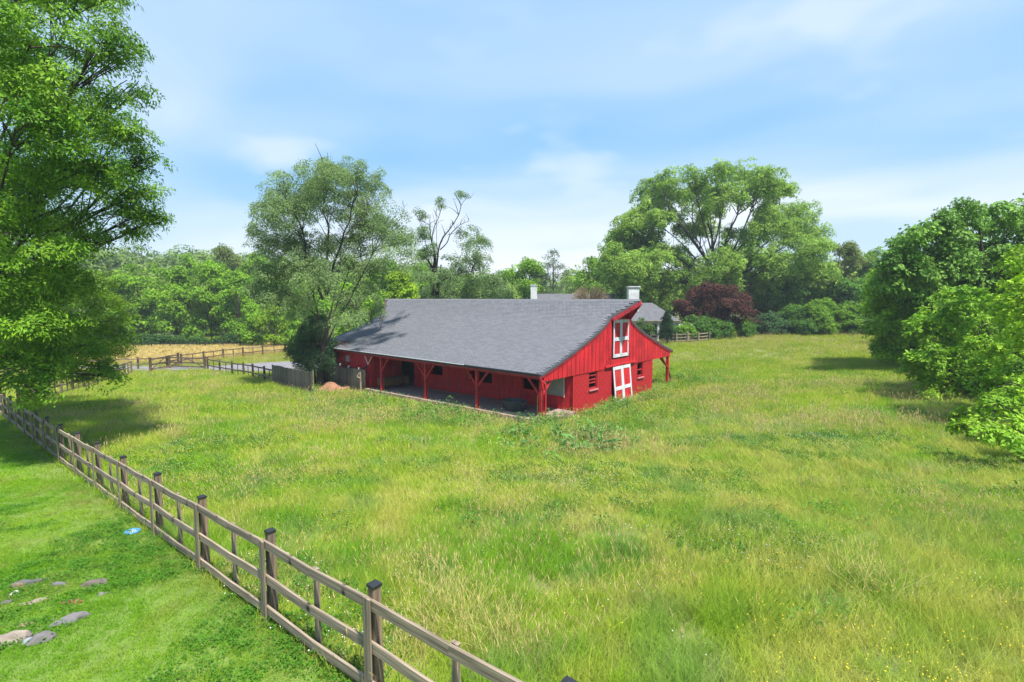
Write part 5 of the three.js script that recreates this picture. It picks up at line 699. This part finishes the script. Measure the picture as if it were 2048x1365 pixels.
{
  const place = (seed, bands) => scatter(seed, bands, (x, z) => meadow(x, z));
  const f = (p) => { const s = 0.85 + p[5] * 0.4, h = hMap(p[0], p[1]) * (0.8 + p[6] * 0.4); return [s, h, ...meadowTone(p[0], p[1], p[4])]; };
  plant('meadow_grass', 'long mixed grass in the nearest part of the meadow', 'grass', place(1, [[3, 8, 62], [8, 13, 54]]), G.nearA, M.grass, f);
  plant('meadow_grass', 'long mixed grass over the middle of the meadow around the barn front', 'grass', place(2, [[11, 18, 34], [18, 30, 24]]), G.midA, M.grass, f);
  plant('meadow_grass', 'long grass over the far half of the meadow', 'grass', place(3, [[27, 45, 11], [45, 95, 4.5]]), G.farA, M.grass, f);
  plant('tall_grass', 'taller wispy grass clumps scattered through the near meadow', 'grass', scatter(4, [[3, 13, 26]], (x, z, d, r) => meadow(x, z) && patch(x, z, 0.5, 51) > 0.5), G.nearB, M.grass, (p) => { const k = meadowTone(p[0], p[1], p[4]); return [1, 1.25 + p[5] * 0.4, k[0] * 1.05, k[1] * 1.05, k[2]]; });
  const dryF = (p) => { const s = 0.8 + p[4] * 0.4; return [0.85 + p[5] * 0.4, (0.75 + p[6] * 0.4) * (0.5 + 0.5 * barnEdge(p[0], p[1])), 0.60 * s, 0.50 * s, 0.25 * s]; };
  const dryOk = (k) => (x, z, d, r) => meadow(x, z) && r() < k * (0.05 + sstep(0.44, 0.68, patch(x, z, 0.28, 61)) + 0.45 * rank(x, z));
  plant('seed_grass', 'dry tan seed heads in drifts over the near meadow', 'grass', scatter(5, [[3, 17, 30]], dryOk(0.26)), G.seed, M.grass, dryF);
  plant('seed_grass', 'dry tan seed heads over the far meadow', 'grass', scatter(6, [[16, 32, 14], [32, 90, 4.5]], dryOk(0.4)), G.seedFar, M.grass, dryF);
  plant('clover_patch', 'low clover leaves in green patches of the meadow', 'clover', scatter(7, [[3, 20, 26]], (x, z) => meadow(x, z) && patch(x, z, 0.42, 71) > 0.55), G.clover, M.grass, (p) => { const s = 0.8 + p[4] * 0.4; return [1, 1.6, 0.075 * s, 0.22 * s, 0.03 * s, 0.05]; });
  plant('weeds', 'leafy weeds mixed in the tall growth around the barn', 'weeds', scatter(8, [[6, 30, 9], [30, 60, 2]], (x, z, d, r) => meadow(x, z) && (r() < (uvOf(x, z)[0] < 0 && uvOf(x, z)[0] > -1.6 && uvOf(x, z)[1] > 0 ? 0.25 : 1) * 0.75 * rank(x, z) * sstep(0.42, 0.55, patch(x, z, 0.6, 83)) + 0.1 * rank(x, z) + 0.12 * sstep(0.58, 0.70, patch(x, z, 0.5, 81)))), G.weed, M.grass, (p) => { const s = 0.75 + p[4] * 0.5, k = (0.6 + p[5] * 0.6) * (1 + 0.45 * rank(p[0], p[1])); return [k, k * (0.8 + p[6] * 0.6), 0.13 * s, 0.27 * s, 0.045 * s]; });
  const fl = std(RGB(1, 1, 1), { vertexColors: true, roughness: 0.8 });
  plant('buttercups', 'tiny yellow flowers dotted over the near meadow', 'flowers', scatter(9, [[3, 22, 7]], (x, z, d, r) => meadow(x, z) && r() < 0.10 + 1.1 * sstep(0.46, 0.60, patch(x + 3, z, 0.3, 91)) + 0.5 * sstep(0, 6, x) * sstep(16, 8, d)), G.butter, fl, (p) => [1, 1, 0.75, 0.55, 0.02]);
  plant('clover_flowers', 'tiny white clover flowers dotted over the near meadow', 'flowers', scatter(10, [[3, 24, 6]], (x, z, d, r) => meadow(x, z) && r() < 0.06 + 1.1 * sstep(0.52, 0.64, patch(x, z, 0.42, 71))), G.white, fl, (p) => [1, 1.3, 0.66, 0.66, 0.62]);
  // mown lawn
  const lawnOk = (x, z) => lawnS(x, z) > -0.1;
  const lf = (p) => { const a = patch(p[0], p[1], 0.5, 101), b = patch(p[0], p[1], 1.6, 103), n = Math.exp(-((lawnS(p[0], p[1]) - 0.25) ** 2) * 5) * 0.5; let k = mix3([0.165, 0.37, 0.010], [0.28, 0.46, 0.022], sstep(0.3, 0.7, a * 0.5 + b * 0.5)); k = mix3(k, [0.34, 0.28, 0.12], clamp(n * p[5] + sstep(0.60, 0.74, b) * 0.35)); const s = 0.85 + p[4] * 0.3; return [0.9 + p[5] * 0.3, 0.8 + 0.5 * p[6], k[0] * s, k[1] * s, k[2] * s, 0.03]; };
  plant('lawn_grass', 'short mown grass of the near lawn', 'grass', scatter(11, [[3, 9, 210], [9, 14, 150]], lawnOk), G.lawn, M.grass, lf);
  plant('lawn_grass', 'short mown grass of the lawn under the oak', 'grass', scatter(12, [[13, 34, 55]], lawnOk), G.lawnFar, M.grass, lf);
  plant('lawn_clover', 'clover leaves in the lawn along the fence and among the stones', 'clover', scatter(13, [[3, 12, 40]], (x, z, d, r) => lawnS(x, z) > 0 && patch(x, z, 0.6, 111) > 0.52), G.clover, M.grass, (p) => { const s = 0.85 + p[4] * 0.4; return [0.8, 0.8, 0.085 * s, 0.235 * s, 0.02 * s, 0.04]; });
  plant('hay_grass', 'golden ripe grass of the hay field', 'hay', scatter(14, [[52, 84, 7]], (x, z) => inHay(x, z)), G.hay, M.grass, (p) => { const s = 0.85 + p[4] * 0.35; return [1, 0.8 + p[5] * 0.4, 0.70 * s, 0.60 * s, 0.27 * s]; });
}
{ // single tussocks of coarse grass
  const tg = [tuft({ n: 260, R: 0.42, h: 0.62, w: 0.008, bend: 0.75, seed: 61 }), tuft({ n: 240, R: 0.5, h: 0.66, w: 0.007, bend: 1.1, seed: 62, head: 0.09, headW: 0.012 })], tm = [[0.19, 0.33, 0.03], [0.55, 0.50, 0.19], [0.14, 0.30, 0.05]].map((q) => { const m = M.grass.clone(); m.color.setRGB(...q); return m; });
  const T = [[1595, 1085, 0, 0, 'dark green tussock with upright blades right of the middle of the meadow'], [900, 1240, 1, 1, 'pale straw tussock leaning over behind the nearest fence rails'], [985, 1290, 1, 1, 'pale straw tussock closest to the last post cap'], [440, 905, 0, 0, 'dark green tussock in the left meadow beyond the fence'], [350, 880, 1, 1, 'pale tussock in the left meadow beyond the fence'], [1255, 1130, 2, 0, 'blue-green tussock in the middle of the near meadow'], [1860, 955, 1, 0, 'olive tussock at the edge of the tree shade'], [560, 935, 2, 0, 'blue-green tussock in front of the board fences'], [1740, 1190, 1, 1, 'pale tussock in the right foreground'], [1480, 1250, 0, 1, 'olive leaning tussock near the bottom right of the meadow']];
  T.forEach(([px, py, m, g, label], i) => { let D = 12; for (let n = 0; n < 25; n++) { const p = at(px, py, D); D = clamp(D * (1 + 0.7 * ((CAM_H - gy(p.x, p.z)) / (CAM_H - p.y) - 1)), 3, 60); } const p = at(px, py, D), o = solo('grass_tussock', tg[g], tm[m], label, 'grass tussock', 'coarse grass tussocks in the meadow'); o.position.set(p.x, gy(p.x, p.z) - 0.02, p.z); o.rotation.y = i * 1.7; const s = 0.85 + 0.3 * ((i * 37) % 10) / 10; o.scale.set(s, s, s); });
}
{ // single broad-leaved plants
  const geos = [[46, 0.34, 0.24, 0.28, 0.13, 41], [36, 0.3, 0.2, 0.24, 0.11, 42], [56, 0.3, 0.34, 0.22, 0.10, 43]].map(([n, R, H, len, wid, s]) => sprig({ n, r: [R, H, R], len, wid, up: 1.2, droop: -0.05, seed: s }).translate(0, H * 0.95, 0)) , mats = [[0.13, 0.31, 0.065], [0.19, 0.40, 0.075], [0.10, 0.25, 0.065]].map((c) => { const m = M.leafGloss.clone(); m.color.setRGB(...c); return m; });
  const spots = [[1150, 905, 0.94, 0], [1190, 890, 0.94, 2], [1215, 905, 0.86, 0], [1120, 880, 0.79, 2], [1240, 880, 0.72, 0], [1270, 890, 0.65, 1], [1010, 895, 0.79, 1], [1040, 882, 0.86, 2], [1060, 900, 0.72, 0], [1160, 845, 0.72, 1], [1175, 870, 0.79, 2], [1290, 835, 0.58, 1], [1095, 922, 0.72, 1], [740, 800, 0.86, 2], [770, 798, 0.72, 0], [1250, 815, 0.58, 2], [1360, 760, 0.72, 2]];
  const names = ['largest dock plant in the clump in front of the barn corner', 'dark dock plant at the heart of the clump before the barn corner', 'dock plant at the lower right of the barn corner clump', 'dark dock plant at the upper left of the barn corner clump', 'dock plant at the upper right of the barn corner clump', 'pale dock plant at the right end of the barn corner clump', 'pale dock plant left of the near porch post', 'tall dark dock plant below the near porch post', 'dock plant between the near porch post and the barn corner clump', 'pale dock plant at the foot of the gable wall corner', 'dark dock plant below the gable wall corner', 'pale dock plant right of the leaning door', 'pale lone dock plant below the near porch post', 'tall dark weed by the broken post', 'dock plant at the foot of the farthest porch post', 'dark weed at the foot of the leaning door', 'dark weed under the right porch post'];
  spots.forEach(([px, py, s, k], i) => { let D = 15; for (let n = 0; n < 25; n++) { const p = at(px, py, D); D = clamp(D * (1 + 0.7 * ((CAM_H - gy(p.x, p.z)) / (CAM_H - p.y) - 1)), 3, 60); } const p = at(px, py, D), t = thing('dock_plant', names[i], 'plant', [p.x, gy(p.x, p.z), p.z], i * 1.3, 'broad-leaved plants in the meadow'); t.scale.set(s * 1.25, s * 1.3, s * 1.25); part('leaves', geos[k], mats[(i + k) % 3], t); part('stem', tube([V(0, -0.1, 0), V(0.02, 0.4, 0), V(0, 0.75, 0.03)], 0.014, 0.006, 5), M.pale, t); });
}
renderer.render(scene, camera);
